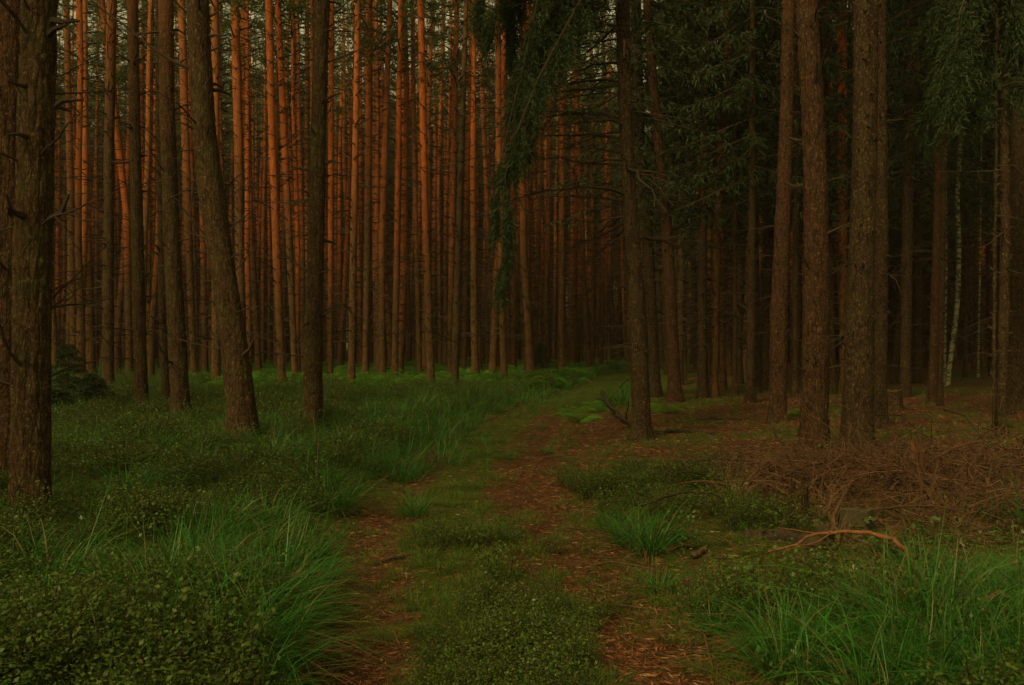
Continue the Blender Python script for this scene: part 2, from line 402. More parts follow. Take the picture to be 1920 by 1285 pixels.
def spruce_crown(seed, z0=5.5, z1=20, nb=80, Lmax=2.4, nsub=22):
    R = np.random.RandomState(seed); mb = MB()
    for k in range(nb):
        f = (k + R.rand()) / nb; z = z0 + (z1 - z0) * f; az = k * 2.4 + R.uniform(-.6, .6)
        L = (Lmax * (1 - f) ** .8 + .25) * R.uniform(.6, 1.1)
        d = np.array([math.cos(az), math.sin(az), 0]); tt = np.linspace(0, 1, 5)[:, None]
        p = np.array([0, 0, z]) + d * L * tt + np.array([0, 0, -.45 * L]) * tt ** 1.3 + np.array([0, 0, .15 * L]) * tt ** 4
        tube(mb, p, .025 * (1 - .8 * tt[:, 0]) + .003, 3, False, 0)
        foliage_along(mb, p, R, nsub, .5, 1.0, 9, .7, .15, .034)
    return mb.mesh('spruce_crown', [M_TWIG, M_SPN])
SCROWN = [spruce_crown(400 + k, z0=(5.2, 6.5, 8.0)[k]) for k in range(3)]
HCROWN = [spruce_crown(410 + k, z0=11, z1=23, nb=60, Lmax=2.2) for k in range(2)]

# trunks for the many middle and far trees
def trunk_mesh(path, rad, seg, relief, seed, material, dz=.12, name='trunk', knots=0):
    """path: list (x,y,z); rad at those; smooth interpolation with flare and bark relief"""
    path = np.asarray(path, float); zs = path[:, 2]; R = np.random.RandomState(seed)
    z = [zs[0]]
    while z[-1] < zs[-1]:
        z.append(z[-1] + (dz if z[-1] < 8 else dz * 3 if z[-1] < 12 else 1.0))
    z = np.array(z)
    # smooth path
    def smoothi(v):
        r = np.interp(z, zs, v); w = np.interp(z - .35, zs, v); w2 = np.interp(z + .35, zs, v); return .4 * r + .3 * w + .3 * w2
    cx, cy, r = smoothi(path[:, 0]), smoothi(path[:, 1]), smoothi(np.asarray(rad, float))
    r = r * (1 + .30 * np.exp(-np.maximum(z, 0) / .28) + .30 * np.exp(-np.maximum(z, 0) / .10))
    th = np.arange(seg) * 2 * PI / seg
    TH, ZZ = np.meshgrid(th, z); RR = np.repeat(r[:, None], seg, 1)
    ox, oz = R.uniform(0, 50, 2)
    lob = 1 + .10 * np.exp(-np.maximum(ZZ, 0) / .3) * np.sin(TH * 4 + seed) + .05 * (vnoise(np.cos(TH) * 1.5 + ox, np.sin(TH) * 1.5, ZZ * .9 + oz, seed) - .5)
    RR = RR * lob
    if relief > 0:
        k = 3.0 / max(r[0], .1) * .30
        u, w = np.cos(TH) * RR * 26 + ox, np.sin(TH) * RR * 26
        n1 = np.abs(vnoise(u, w, ZZ * 5 + oz, seed) - .5) * 2
        n2 = np.abs(vnoise(u * 2.1, w * 2.1, ZZ * 11 + oz, seed + 3) - .5) * 2
        RR = RR + relief * (np.minimum(n1 * 2.2, 1) * .7 + np.minimum(n2 * 2, 1) * .35 - .6) * np.exp(-np.maximum(ZZ - 3, 0) / 9)
    for _ in range(knots):
        kz, ka = R.uniform(.8, 8), R.uniform(0, 2 * PI)
        dd = ((ZZ - kz) / .06) ** 2 + (((TH - ka + PI) % (2 * PI) - PI) * .16 / .05) ** 2
        RR = RR + .016 * np.exp(-dd)
    V = np.stack([cx[:, None] + RR * np.cos(TH), cy[:, None] + RR * np.sin(TH), ZZ], -1).reshape(-1, 3)
    i = np.arange(len(z) - 1)[:, None] * seg; j = np.arange(seg)[None]; k2 = (j + 1) % seg
    mb = MB(); mb.add(V, None, np.stack([i + j, i + k2, i + seg + k2, i + seg + j], -1).reshape(-1, 4))
    me = mb.mesh(name, material, True)
    ax = lambda zz: (float(np.interp(zz, z, cx)), float(np.interp(zz, z, cy)), float(np.interp(zz, z, r)))
    return me, ax

def far_twigs(seed, z0=1.5, z1=14, r=.13, spruce=False):
    R = np.random.RandomState(seed); mb = MB(); z = z0
    while z < z1:
        for _ in range(R.randint(2, 7)):
            az = R.uniform(0, 2 * PI); L = R.uniform(.12, .4) if R.rand() < .5 else R.uniform(.4, 1.5)
            if spruce: L *= 1.3
            d = np.array([math.cos(az), math.sin(az), R.uniform(-.35, .1) if spruce else R.uniform(-.1, .6)])
            o = np.array([0, 0, z + R.uniform(-.1, .1)]) + d * r * .8
            e = o + d * L + [0, 0, -.08 * L]
            tube(mb, [o, (o + e) / 2 + R.normal(0, .03, 3), e], [.030 if L < .4 else .019, .018 if L < .4 else .012, .005], 3, False)
            if L > .35:
                for _ in range(3):
                    s = R.uniform(.3, .9); q = o + (e - o) * s; d2 = unit(d + R.normal(0, .7, 3)) * L * R.uniform(.15, .4)
                    tube(mb, [q, q + d2], [.006, .002], 3, False)
        z += R.uniform(.25, .5)
    return mb.mesh('dead_branches', M_TWIG)
FT = [far_twigs(500 + k) for k in range(5)]
FTS = [far_twigs(520 + k, spruce=True, z1=8) for k in range(3)]
VT = []
for k in range(8):
    R = np.random.RandomState(600 + k); zz = [-.3, 2, 5, 8, 12, 16, 22.5]
    w = np.cumsum(R.normal(0, .06, (7, 2)), 0); w -= w[0]
    p = [(w[i][0], w[i][1], zz[i]) for i in range(7)]
    VT.append(trunk_mesh(p, [.15, .142, .13, .118, .10, .08, .02], 12, .008, 600 + k, M_PINE if k < 6 else M_SPRUCE, dz=.5)[0])
VP, VS = VT[:6], VT[6:]

# ------------------------------------------------------------------ hand placed trees
TREES = []
PLACED = []
def add_branches(root, ax, z0, z1, seed, style='pine', dist=15):
    R = np.random.RandomState(seed); z = z0
    while z < z1:
        n = R.randint(3, 6) if style == 'pine' else R.randint(2, 5)
        for _ in range(n):
            az = R.uniform(0, 2 * PI); zz = z + R.uniform(-.12, .12); cx, cy, r = ax(zz)
            loc = (cx + math.cos(az) * r * .88, cy + math.sin(az) * r * .88, zz)
            if R.rand() < (.45 if style == 'pine' else .65):
                s = R.uniform(.9, 2.0) * (1 if style == 'pine' else .5)
                link('branch_stub', ST[R.randint(6)], root, loc, (R.uniform(0, 6), R.uniform(-.8, .15), az), (s, s * .75, s * .75))
            else:
                s = R.uniform(.35, 1.25); tilt = R.uniform(-.95, -.05) if style == 'pine' else R.uniform(-.15, .35)
                link('dead_branch', DB[R.randint(10)], root, loc, (R.uniform(-.6, .6), tilt, az), (s, s, s))
        if style == 'spruce':
            for _ in range(3):
                az = R.uniform(0, 2 * PI); zz = z + R.uniform(-.3, .3); cx, cy, r = ax(zz); s = R.uniform(.5, .8)
                link('branch_stub', ST[R.randint(6)], root, (cx + math.cos(az) * r * .93, cy + math.sin(az) * r * .93, zz), (0, R.uniform(-.2, .2), az), (s * .6, s * 1.5, s * 1.5))
        z += R.uniform(.38, .75) if dist < 12 else R.uniform(.45, .8)
NB = 0
def tree(kind, px, py, w, pts, label, group=None, detail=None, lean_y=0.0, material=None, crown=True, wscale=1.0, stub_z=(1.2, None)):
    """px,py,w: base pixel and base width; pts: further (x,y,width) pixels up the stem"""
    global NB
    NB += 1
    x, D = ground_at(px, py); gz = float(height(x, D))
    toz = lambda yy: CAMH + (HOR - yy) / F * D - gz
    P = [(0, 0, -.3)]; Rd = [w / F * D / 2 * .86]
    P.append((0, 0, .05)); Rd.append(w / F * D / 2 * .86)
    for (qx, qy, qw) in sorted(pts, key=lambda a: -a[1]):
        z = toz(qy); P.append(((qx - px) / F * D, lean_y * z, z)); Rd.append(qw / F * D / 2 * .98)
    zt = P[-1][2]; sl = (P[-1][0] - P[-2][0]) / max(P[-1][2] - P[-2][2], .5) * .5
    H = 22.5 if kind != 'birch' else 15
    for z in (max(zt + 3, 12), max(zt + 6, 17), H + 1):
        P.append((P[-1][0] + sl * (z - P[-1][2]) * .6, lean_y * z * .8, z)); Rd.append(max(.02, Rd[-1] * (.82 if z < 16 else .55)))
    near = D < 22
    m = material or {'pine': M_PINE if D > 31 else M_SHADEDPINE, 'spruce': M_SPRUCE, 'birch': M_BIRCH}[kind]
    seg = 88 if D < 14 else 56 if near else 16
    me, ax = trunk_mesh(P, Rd, seg, (.019 if kind == 'pine' else .012) if near else .006, 700 + NB, m, dz=.035 if D < 14 else .06 if near else .35, knots=(26 if kind == 'spruce' and near else 0))
    root = bpy.data.objects.new(kind + '_tree', None); COL.objects.link(root); root.location = (x, D, gz); root.empty_display_size = .3
    tag(root, label, 'tree', group)
    link('trunk', me, root)
    ztop = toz(0) + .8
    if near or D < 26:
        z0 = stub_z[0]
        add_branches(root, ax, z0, ztop, 900 + NB, kind, D)
    else:
        t = link('dead_branches', (FT if kind == 'pine' else FTS)[NB % (5 if kind == 'pine' else 3)], root, (ax(5)[0] * .8, ax(5)[1] * .8, 0), (0, 0, NB * 1.7)); t['kind'] = 'stuff'
    if crown:
        cx, cy, _ = ax(15)
        c = PCROWN[NB % 4] if kind == 'pine' else HCROWN[NB % 2] if near else SCROWN[NB % 3]
        if kind == 'birch': c = HCROWN[NB % 2]
        o = link('crown', c, root, (cx, cy, 0), (0, 0, NB * 2.1)); o['kind'] = 'stuff'
    PLACED.append((x, D)); TREES.append((root, ax, D))
    return root, ax, D, gz

# left side
tree('pine', 57, 978, 76, [(60, 500, 68), (75, 0, 62)], 'thick rough barked pine at left edge with its base in grass, nearest tree')
tree('pine', 14, 905, 62, [(16, 500, 58), (22, 0, 52)], 'reddish pine trunk cut by the left edge just behind the thickest pine', material=M_REDDISH)
LEAN = tree('pine', 458, 836, 66, [(440, 644, 50), (417, 500, 46), (394, 345, 50), (382, 250, 44), (370, 0, 40)], 'strongly leaning pine with a bend, its base tilted right in the bilberries')
SLIM = tree('pine', 588, 806, 38, [(587, 644, 35), (591, 500, 32), (597, 250, 29), (604, 0, 29)], 'straight scaly pine standing alone left of the grassy verge')
tree('pine', 340, 793, 38, [(332, 640, 34), (322, 450, 30), (313, 200, 28), (311, 0, 28)], 'rough pine left of the leaning pine, standing in grass, many stubs')
tree('pine', 313, 765, 17, [(307, 640, 16), (300, 300, 14), (298, 0, 14)], 'thin dark pine half hidden just left of the rough stubby pine')
tree('pine', 267, 771, 27, [(262, 640, 24), (254, 300, 21), (248, 0, 20)], 'dark pine second to the left of the leaning pine, bare stubs all the way')
tree('pine', 203, 742, 24, [(203, 600, 21), (204, 300, 19), (210, 0, 18)], 'brown pine just right of the two young spruces')
tree('pine', 171, 708, 21, [(165, 500, 18), (157, 250, 16), (150, 0, 16)], 'orange topped pine rising behind the young spruces')
tree('pine', 140, 702, 16, [(136, 500, 14), (130, 250, 13), (124, 0, 11)], 'thin bright orange pine seen over the tall young spruce')
tree('pine', 243, 704, 15, [(238, 400, 13), (190, 0, 13)], 'slim far pine leaning left behind the dark stubby pine')
tree('pine', 279, 706, 13, [(277, 400, 12), (284, 0, 12)], 'slender orange pine between the second and third stubby pines')
tree('pine', 364, 708, 14, [(352, 400, 15), (340, 0, 15)], 'orange stemmed pine directly left of the leaning pine top')
tree('pine', 405, 722, 19, [(405, 400, 16), (403, 0, 15)], 'pine rising directly behind the leaning pine')
tree('pine', 385, 704, 13, [(380, 400, 12), (384, 0, 11)], 'thin pine hidden low behind the leaning pine')
tree('pine', 455, 716, 19, [(450, 500, 17), (447, 250, 17), (440, 0, 17)], 'forked looking orange pine, the left one right of the leaning pine')
tree('pine', 486, 700, 13, [(468, 400, 14), (457, 0, 14)], 'orange pine close beside and right of the forked looking pine')
tree('pine', 529, 723, 17, [(520, 500, 16), (510, 250, 14), (504, 0, 14)], 'stubby pine midway between the leaning pine and the lone scaly pine')
tree('pine', 554, 719, 14, [(540, 400, 13), (521, 0, 12)], 'pine leaning left, just left of the lone scaly pine')
tree('pine', 568, 700, 9, [(560, 400, 9), (549, 0, 9)], 'thin dim pine hidden beside the lone scaly pine base')
tree('pine', 577, 696, 9, [(575, 300, 9), (576, 0, 9)], 'thin orange pine touching the left edge of the lone scaly pine')
tree('pine', 619, 716, 12, [(620, 400, 11), (622, 0, 11)], 'first pine to the right of the lone scaly pine')
tree('pine', 659, 726, 16, [(662, 500, 14), (668, 200, 12), (671, 0, 11)], 'second pine right of the lone scaly pine, base in tall grass')
tree('pine', 685, 707, 14, [(690, 400, 14), (692, 0, 13)], 'pine with thick orange top, third right of the lone scaly pine')
tree('pine', 717, 711, 16, [(716, 450, 13), (731, 0, 10)], 'brown pine leaning slightly right, fourth right of the lone scaly pine')
tree('pine', 740, 715, 15, [(745, 400, 11), (751, 0, 9)], 'pine left of the ferns with a thin orange stem')
tree('pine', 787, 708, 11, [(778, 350, 9), (773, 0, 8)], 'thin pine leaning left at the left end of the ferns')
tree('pine', 808, 727, 17, [(803, 550, 15), (796, 350, 13), (789, 0, 13)], 'brightest orange pine, standing left of centre in the ferns')
tree('pine', 843, 705, 12, [(848, 400, 11), (857, 0, 10)], 'orange pine just right of the brightest orange pine')
tree('pine', 852, 731, 17, [(860, 450, 13), (874, 0, 9)], 'pine with dark base in front of the ferns near centre')
tree('pine', 870, 700, 10, [(876, 350, 11), (889, 0, 11)], 'orange pine rising from the ferns, its top beside the spruce bough')
tree('pine', 826, 694, 8, [(822, 350, 7), (832, 0, 7)], 'very thin orange pine between two thicker ones near centre')
tree('pine', 926, 693, 10, [(912, 350, 9), (896, 0, 9)], 'slim pine leaning left under the hanging spruce bough')
tree('pine', 945, 715, 16, [(940, 500, 13), (935, 250, 12), (933, 0, 11)], 'dark based pine in the ferns below the hanging bough')
tree('pine', 964, 701, 12, [(962, 350, 11), (961, 0, 10)], 'pine behind the hanging spruce bough, base right of the dark based one')
tree('pine', 988, 703, 13, [(992, 350, 12), (998, 0, 11)], 'pine at the right end of the ferns under the bough')
tree('pine', 1003, 692, 9, [(1012, 350, 9), (1020, 0, 9)], 'thin pale brown pine left of the reddish pine near the track bend')
tree('pine', 1023, 696, 11, [(1028, 350, 10), (1034, 0, 10)], 'reddish pine beside the far end of the grass near the bend')
tree('pine', 1050, 691, 9, [(1056, 350, 9), (1062, 0, 8)], 'slim orange pine left of the track bend')
tree('pine', 1079, 689, 9, [(1080, 350, 8), (1082, 0, 8)], 'slim brown pine just before the track bend')
tree('pine', 1112, 686, 7, [(1110, 350, 7), (1108, 0, 7)], 'thin pine standing at the track bend')
tree('pine', 1128, 686, 7, [(1130, 350, 7), (1132, 0, 7)], 'thin pine immediately left of the big spruce by the track')
# right side
SPA = tree('spruce', 1203, 822, 38, [(1200, 700, 34), (1190, 500, 29), (1182, 400, 27), (1174, 250, 26), (1167, 0, 27)], 'spruce by the track with drooping dead branches and a hanging green bough', stub_z=(.9, None))
tree('spruce', 1230, 742, 22, [(1215, 450, 22), (1198, 250, 21), (1192, 0, 20)], 'dark spruce trunk hard behind the spruce by the track')
tree('spruce', 1266, 750, 28, [(1252, 450, 22), (1232, 250, 18), (1213, 0, 17)], 'reddish brown spruce leaning left, right of the track spruce', material=M_REDDISH)
tree('spruce', 1283, 716, 9, [(1277, 400, 10), (1275, 0, 10)], 'thin greenish spruce trunk right of the left leaning one')
tree('spruce', 1316, 744, 20, [(1317, 400, 18), (1328, 0, 12)], 'left one of the paired dark spruces at the litter edge')
tree('spruce', 1337, 742, 20, [(1345, 400, 17), (1364, 90, 13)], 'right one of the paired dark spruces at the litter edge', material=M_PINE)
tree('pine', 1356, 730, 14, [(1354, 400, 13), (1360, 0, 13)], 'orange topped pine among the dark spruces right of centre')
tree('spruce', 1378, 740, 10, [(1378, 400, 10), (1380, 0, 9)], 'thin dark spruce right of the paired spruces')
tree('spruce', 1407, 752, 19, [(1410, 400, 14), (1411, 0, 11)], 'dark spruce standing midway between the pairs and the big red trunk')
tree('spruce', 1437, 735, 20, [(1443, 400, 20), (1450, 0, 16)], 'shaded spruce trunk half behind the brown spruce with dark base')
tree('spruce', 1458, 791, 36, [(1460, 600, 33), (1468, 400, 28), (1475, 200, 25), (1478, 0, 24)], 'brown spruce with dark base left of the big red brown trunk', material=M_REDDISH)
tree('spruce', 1491, 744, 12, [(1492, 400, 11), (1494, 0, 11)], 'thin trunk squeezed against the left side of the big red trunk')
tree('pine', 1526, 843, 57, [(1530, 600, 50), (1531, 400, 45), (1524, 200, 42), (1511, 0, 41)], 'big red brown pine with fine scaly bark on the right', material=M_REDDISH)
tree('pine', 1562, 735, 14, [(1553, 350, 13), (1546, 0, 18)], 'pine with orange upper stem just right of the big red trunk')
tree('spruce', 1583, 738, 17, [(1580, 400, 16), (1578, 0, 20)], 'dim reddish trunk between the two biggest trunks on the right', material=M_PINE)
tree('spruce', 1607, 868, 66, [(1611, 650, 55), (1616, 450, 46), (1622, 250, 45), (1624, 0, 44)], 'thickest spruce on the right with small knots and flared foot')
tree('spruce', 1648, 802, 32, [(1651, 450, 28), (1651, 200, 22), (1652, 0, 18)], 'dark trunk touching the right side of the thickest spruce')
tree('spruce', 1697, 742, 22, [(1701, 450, 20), (1706, 0, 19)], 'brown trunk behind the cut stump on the right')
tree('pine', 1676, 718, 12, [(1700, 450, 14), (1723, 0, 15)], 'orange pine leaning right behind the brown trunk by the stump')
tree('spruce', 1748, 754, 19, [(1757, 450, 16), (1766, 0, 13)], 'left of two close thin trunks before the birches', material=M_REDDISH)
tree('spruce', 1763, 762, 10, [(1768, 450, 9), (1774, 0, 9)], 'right and thinner of two close trunks before the birches')
SPM = tree('spruce', 1876, 818, 19, [(1882, 600, 19), (1885, 450, 18), (1882, 200, 18), (1880, 0, 18)], 'slim spruce near the right edge under dark hanging foliage')
tree('spruce', 1863, 822, 6, [(1864, 600, 6), (1868, 300, 5)], 'very thin dark stem beside the slim spruce near the right edge', crown=False)
tree('spruce', 1906, 774, 40, [(1908, 450, 36), (1914, 200, 32), (1918, 0, 30)], 'dark thick trunk at the right edge of the view')
tree('birch', 1776, 722, 9, [(1782, 670, 9), (1788, 630, 9), (1796, 560, 9), (1798, 450, 9), (1794, 380, 8), (1802, 250, 8), (1798, 0, 7)], 'curved white birch stem right of the two close thin trunks')
tree('birch', 1770, 716, 7, [(1773, 500, 7), (1771, 300, 7), (1776, 150, 6), (1774, 0, 5)], 'straight thin white birch close behind the two thin trunks')
tree('birch', 1834, 706, 4, [(1835, 600, 4), (1837, 540, 3.5), (1840, 300, 3)], 'thinnest white birch, far back left of the slim spruce')
tree('spruce', 1810, 708, 9, [(1812, 400, 8), (1814, 0, 8)], 'dim far trunk between the curved birch and the thinnest birch')
tree('spruce', 1722, 708, 10, [(1722, 400, 9), (1724, 0, 8)], 'dim far trunk between the stump and the two close thin trunks')

# the long limb of the leaning pine
root, ax, D, gz = LEAN
def world_path(D, pts, dy=None):
    return [((x - 960) / F * (D + (dy[i] if dy else 0)), D + (dy[i] if dy else 0), CAMH + (HOR - y) / F * (D + (dy[i] if dy else 0))) for i, (x, y) in enumerate(pts)]
def limb(treeinfo, D, pts, r0, r1, name='dead_branch', mat_=None, subs=5, dy=None, seed=1):
    root = treeinfo[0]; p = np.array(world_path(D, pts, dy)) - np.array(root.location)
    mb = MB(); tube(mb, p, np.linspace(r0, r1, len(p)), 6); R = np.random.RandomState(seed)
    for k in range(subs):
        i0 = R.randint(1, len(p)); q = p[i0]; d = unit(p[-1] - p[0] + R.normal(0, .9, 3)); l = R.uniform(.15, .5)
        tube(mb, [q, q + d * l * .5 + R.normal(0, .02, 3), q + d * l], [r1 * .8, r1 * .5, .002], 3, False)
    return link(name, mb.mesh(name, mat_ or M_TWIG), root)
limb(LEAN, D, [(362, 128), (335, 118), (300, 98), (265, 72), (230, 42), (200, 22), (168, -5)], .03, .010, subs=7)
limb(LEAN, D, [(420, 500), (395, 452), (372, 440), (345, 432)], .022, .008, subs=3, seed=2)
limb(LEAN, D, [(432, 652), (395, 650), (350, 638), (300, 622)], .016, .005, subs=3, seed=3)
limb(LEAN, D, [(362, 350), (357, 400), (365, 430), (372, 445)], .014, .004, subs=2, seed=4)
limb(SLIM, SLIM[2], [(598, 600), (625, 572), (650, 556)], .010, .003, subs=2, seed=5)
limb(SLIM, SLIM[2], [(604, 225), (618, 205), (625, 190)], .014, .006, subs=2, seed=6)
limb(SLIM, SLIM[2], [(580, 300), (566, 285), (546, 262)], .010, .004, subs=2, seed=6)

# drooping dead branches and hanging green boughs of the track spruce
root, ax, D, gz = SPA
R = np.random.RandomState(77)
for k in range(84):
    z = 2.0 + 6.8 * (k + R.rand()) / 84; az = PI + R.normal(0, .75) if R.rand() < .72 else R.uniform(0, 2 * PI)
    cx, cy, r = ax(z); s = R.uniform(.7, 2.3) * (1.0 if z > 3 else .55)
    if z < 2.8: s *= .7
    link('dead_branch', DROOP[R.randint(8)], root, (cx + math.cos(az) * r * .9, cy + math.sin(az) * r * .9, z), (R.uniform(-.5, .5), R.uniform(-.3, .25), az), (s, s, s * R.uniform(.7, 1.2)))
def bough(treeinfo, D, pts, nsub, sublen, wide, seed, dy=None, r0=.028):
    root = treeinfo[0]; p = np.array(world_path(D, pts, dy)) - np.array(root.location)
    mb = MB(); tube(mb, p, np.linspace(r0, .006, len(p)), 5, True, 0)
    foliage_along(mb, p, np.random.RandomState(seed), int(nsub * 2.6), sublen * 1.35, wide * 1.2, 30, 1.0, .085, .014, endscale=.75, clump=.045)
    return link('bough', mb.mesh('bough', [M_TWIG, M_SPN]), root)
bough(SPA, D, [(1166, -170), (1120, -60), (1066, 40), (1012, 140), (972, 240), (947, 330), (957, 430), (937, 520)], 330, .45, .8, 1, [0, -.5, -.9, -1.2, -1.4, -1.5, -1.5, -1.5])
bough(SPA, D, [(1166, -200), (1093, -120), (1012, -20), (982, 120), (957, 220), (932, 330), (927, 440), (917, 500)], 260, .38, .8, 2, [0, -.3, -.6, -.8, -1., -1.1, -1.1, -1.2])
bough(SPA, D, [(1166, -260), (1039, -180), (942, -80), (897, 0), (877, 30)], 170, .42, .9, 3, [0, -.3, -.5, -.5, -.5])
bough(SPA, D, [(1166, -230), (1080, -130), (982, -50), (952, 20), (957, 60)], 150, .5, 1.0, 4, [0, .2, .3, .4, .4])
bough(SPA, D, [(1166, -160), (1130, -60), (1100, 10), (1053, 70)], 120, .42, 1.0, 5, [0, .3, .5, .6])
bough(SPA, D, [(1166, -240), (1066, -150), (992, -60), (932, 10), (912, 50)], 150, .5, 1.1, 7, [0, .1, .2, .3, .3])
bough(SPA, D, [(1166, -190), (1120, -100), (1060, -20), (1012, 60), (987, 120)], 170, .5, 1.1, 8, [0, -.2, -.4, -.5, -.6])
bough(SPA, D, [(1166, -140), (1120, -60), (1039, 30), (1002, 180), (982, 320)], 110, .35, .8, 6, [0, .4, .7, .9, 1.0])
# hanging foliage at the right edge
D = SPM[2]
for k, (pts, n) in enumerate([([(1880, -160), (1840, -80), (1800, 20), (1790, 110), (1780, 200)], 200), ([(1880, -140), (1900, -40), (1925, 60), (1930, 160)], 180),
                 ([(1880, -120), (1870, -20), (1850, 80), (1840, 170), (1815, 210)], 190), ([(1880, -60), (1900, 30), (1895, 110), (1880, 170)], 150),
                 ([(1880, -200), (1820, -120), (1770, -30), (1765, 60), (1745, 190)], 170), ([(1882, 30), (1850, 60), (1815, 130), (1770, 200), (1735, 245)], 120)]):
    bough(SPM, D, pts, n, .5, 1.0, 20 + k, [0, -.3 + .2 * k, -.5 + .25 * k, -.6 + .3 * k, -.6 + .3 * k][:len(pts)])

# ------------------------------------------------------------------ filler trees that complete the stand
def free(x, y, d):
    return all((x - a) ** 2 + (y - b) ** 2 > d * d for a, b in PLACED)
def far_tree(kind, x, y, label, group, idx, s=1.0):
    gz = float(height(x, y)); root = bpy.data.objects.new(kind + '_tree', None); COL.objects.link(root)
    root.location = (x, y, gz); root.rotation_euler = (rng.gauss(0, .018), rng.gauss(0, .022), rng.uniform(0, 6.28))
    tag(root, label, 'tree', group)
    if kind == 'pine':
        link('trunk', VP[idx % 6], root, (0, 0, 0), (0, 0, 0), (s, s, 1)); t = link('dead_branches', FT[idx % 5], root); c = link('crown', FCROWN[idx % 4], root)
    else:
        link('trunk', VS[idx % 2], root, (0, 0, 0), (0, 0, 0), (s, s, 1)); t = link('dead_branches', FTS[idx % 3], root); c = link('crown', SCROWN[idx % 3], root)
    t['kind'] = 'stuff'; c['kind'] = 'stuff'
    PLACED.append((x, y))
cnt = {'pine': 0, 'spruce': 0}; TOT = 300
far_pts = []
cands = []
gyv = 36.0
while gyv < 210:
    half = gyv * .53 + 5; gxv = -half
    while gxv < half:
        x = gxv + rng.uniform(-.9, .9); y = gyv + rng.uniform(-.9, .9); cands.append((y, x)); gxv += 2.35 if gyv < 110 else 3.2
    gyv += 2.2 if gyv < 110 else 3.2
cands.sort()
for y, x in cands:
    d = x - float(centre(y))
    if abs(d) < 1.9: continue
    kind = 'spruce' if (d > 1.5 and x > .135 * y and rng.random() < .55) else 'pine'
    if kind == 'pine' and y < 40 and rng.random() < .5: continue
    if not free(x, y, 1.5): continue
    if abs(x) < .53 * y + 1 and cnt[kind] < (225 if kind == 'pine' else 110) and y < 85:
        cnt[kind] += 1
        if kind == 'pine':
            z = 'left' if x < -.25 * y else 'centre' if x < .11 * y else 'right'
            lab = {'left': 'slender pine in the dense far stand behind the pines at left', 'centre': 'slender pine in the dense far stand behind the ferns', 'right': 'slender far pine glimpsed between the spruces at right'}[z]
            grp = {'left': 'far pines at left', 'centre': 'far pines behind the ferns', 'right': 'far pines among the spruces'}[z]
        else:
            lab = 'dark far spruce behind the thick trunks at right'; grp = 'far spruces at right'
        far_tree(kind, x, y, lab, grp, cnt[kind], rng.uniform(.8, 1.25))
    else: far_pts.append((x, y, kind))
# a few nearer spruces with low green branches behind the big trunks on the right, and unseen trees out of frame, added to shade the scene
for k, (x, y, lab) in enumerate([(8.2, 33, 'bushy dark spruce filling the gap right of the leaning reddish trunk'), (5.6, 29, 'bushy dark spruce behind the track spruce with low green boughs'),
                        (12.6, 31, 'bushy dark spruce behind the big red brown trunk'), (14.6, 27, 'bushy dark spruce behind the birches at right'),
                        (17.4, 36, 'bushy dark spruce far behind the slim spruce at the right edge')]):
    far_tree('spruce', x, y, lab, None, k * 3, .8)
near_pts = []
for k in range(190):
    x, y = rng.uniform(-34, 34), rng.uniform(-30, 30)
    if abs(x) < .53 * y + 3.0 or abs(x - .3) < 2.6: continue
    if all((x - a) ** 2 + (y - b) ** 2 > 5 for a, b, _ in near_pts) and free(x, y, 2): near_pts.append((x, y, 'spruce' if x > 2 and rng.random() < .5 else 'pine'))
# distant wood: one mass of the same trees
def gn_scatter(name, pts, rots, scls, idx, protos, label):
    me = bpy.data.meshes.new(name); n = len(pts)
    me.vertices.add(n); me.vertices.foreach_set('co', np.asarray(pts, np.float32).ravel())
    a = me.attributes.new('rot', 'FLOAT_VECTOR', 'POINT'); a.data.foreach_set('vector', np.asarray(rots, np.float32).ravel())
    a = me.attributes.new('scl', 'FLOAT_VECTOR', 'POINT'); a.data.foreach_set('vector', np.asarray(scls, np.float32).ravel())
    a = me.attributes.new('idx', 'INT', 'POINT'); a.data.foreach_set('value', np.asarray(idx, np.int32))
    me.update()
    o = link(name, me); tag(o, label, None, None, 'stuff')
    g = bpy.data.node_groups.new(name, 'GeometryNodeTree')
    g.interface.new_socket('Geometry', in_out='INPUT', socket_type='NodeSocketGeometry'); g.interface.new_socket('Geometry', in_out='OUTPUT', socket_type='NodeSocketGeometry')
    gi = g.nodes.new('NodeGroupInput'); go = g.nodes.new('NodeGroupOutput'); j = g.nodes.new('GeometryNodeJoinGeometry')
    def attr(nm, ty):
        a = g.nodes.new('GeometryNodeInputNamedAttribute'); a.data_type = ty; a.inputs['Name'].default_value = nm; return a.outputs['Attribute']
    r, s, ix = attr('rot', 'FLOAT_VECTOR'), attr('scl', 'FLOAT_VECTOR'), attr('idx', 'INT')
    for k, p in enumerate(protos):
        oi = g.nodes.new('GeometryNodeObjectInfo'); oi.transform_space = 'ORIGINAL'; oi.inputs['Object'].default_value = p; oi.inputs['As Instance'].default_value = True
        c = g.nodes.new('FunctionNodeCompare'); c.data_type = 'INT'; c.operation = 'EQUAL'; g.links.new(ix, c.inputs['A' if 'A' in c.inputs else 2]); 
        ints = [q for q in c.inputs if q.type == 'INT']; ints[1].default_value = k
        for l in list(g.links):
            if l.to_node == c: g.links.remove(l)
        g.links.new(ix, ints[0])
        ip = g.nodes.new('GeometryNodeInstanceOnPoints')
        g.links.new(gi.outputs[0], ip.inputs['Points']); g.links.new(c.outputs[0], ip.inputs['Selection']); g.links.new(oi.outputs['Geometry'], ip.inputs['Instance'])
        g.links.new(r, ip.inputs['Rotation']); g.links.new(s, ip.inputs['Scale']); g.links.new(ip.outputs[0], j.inputs[0])
    g.links.new(j.outputs[0], go.inputs[0])
    m = o.modifiers.new('scatter', 'NODES'); m.node_group = g
    return o
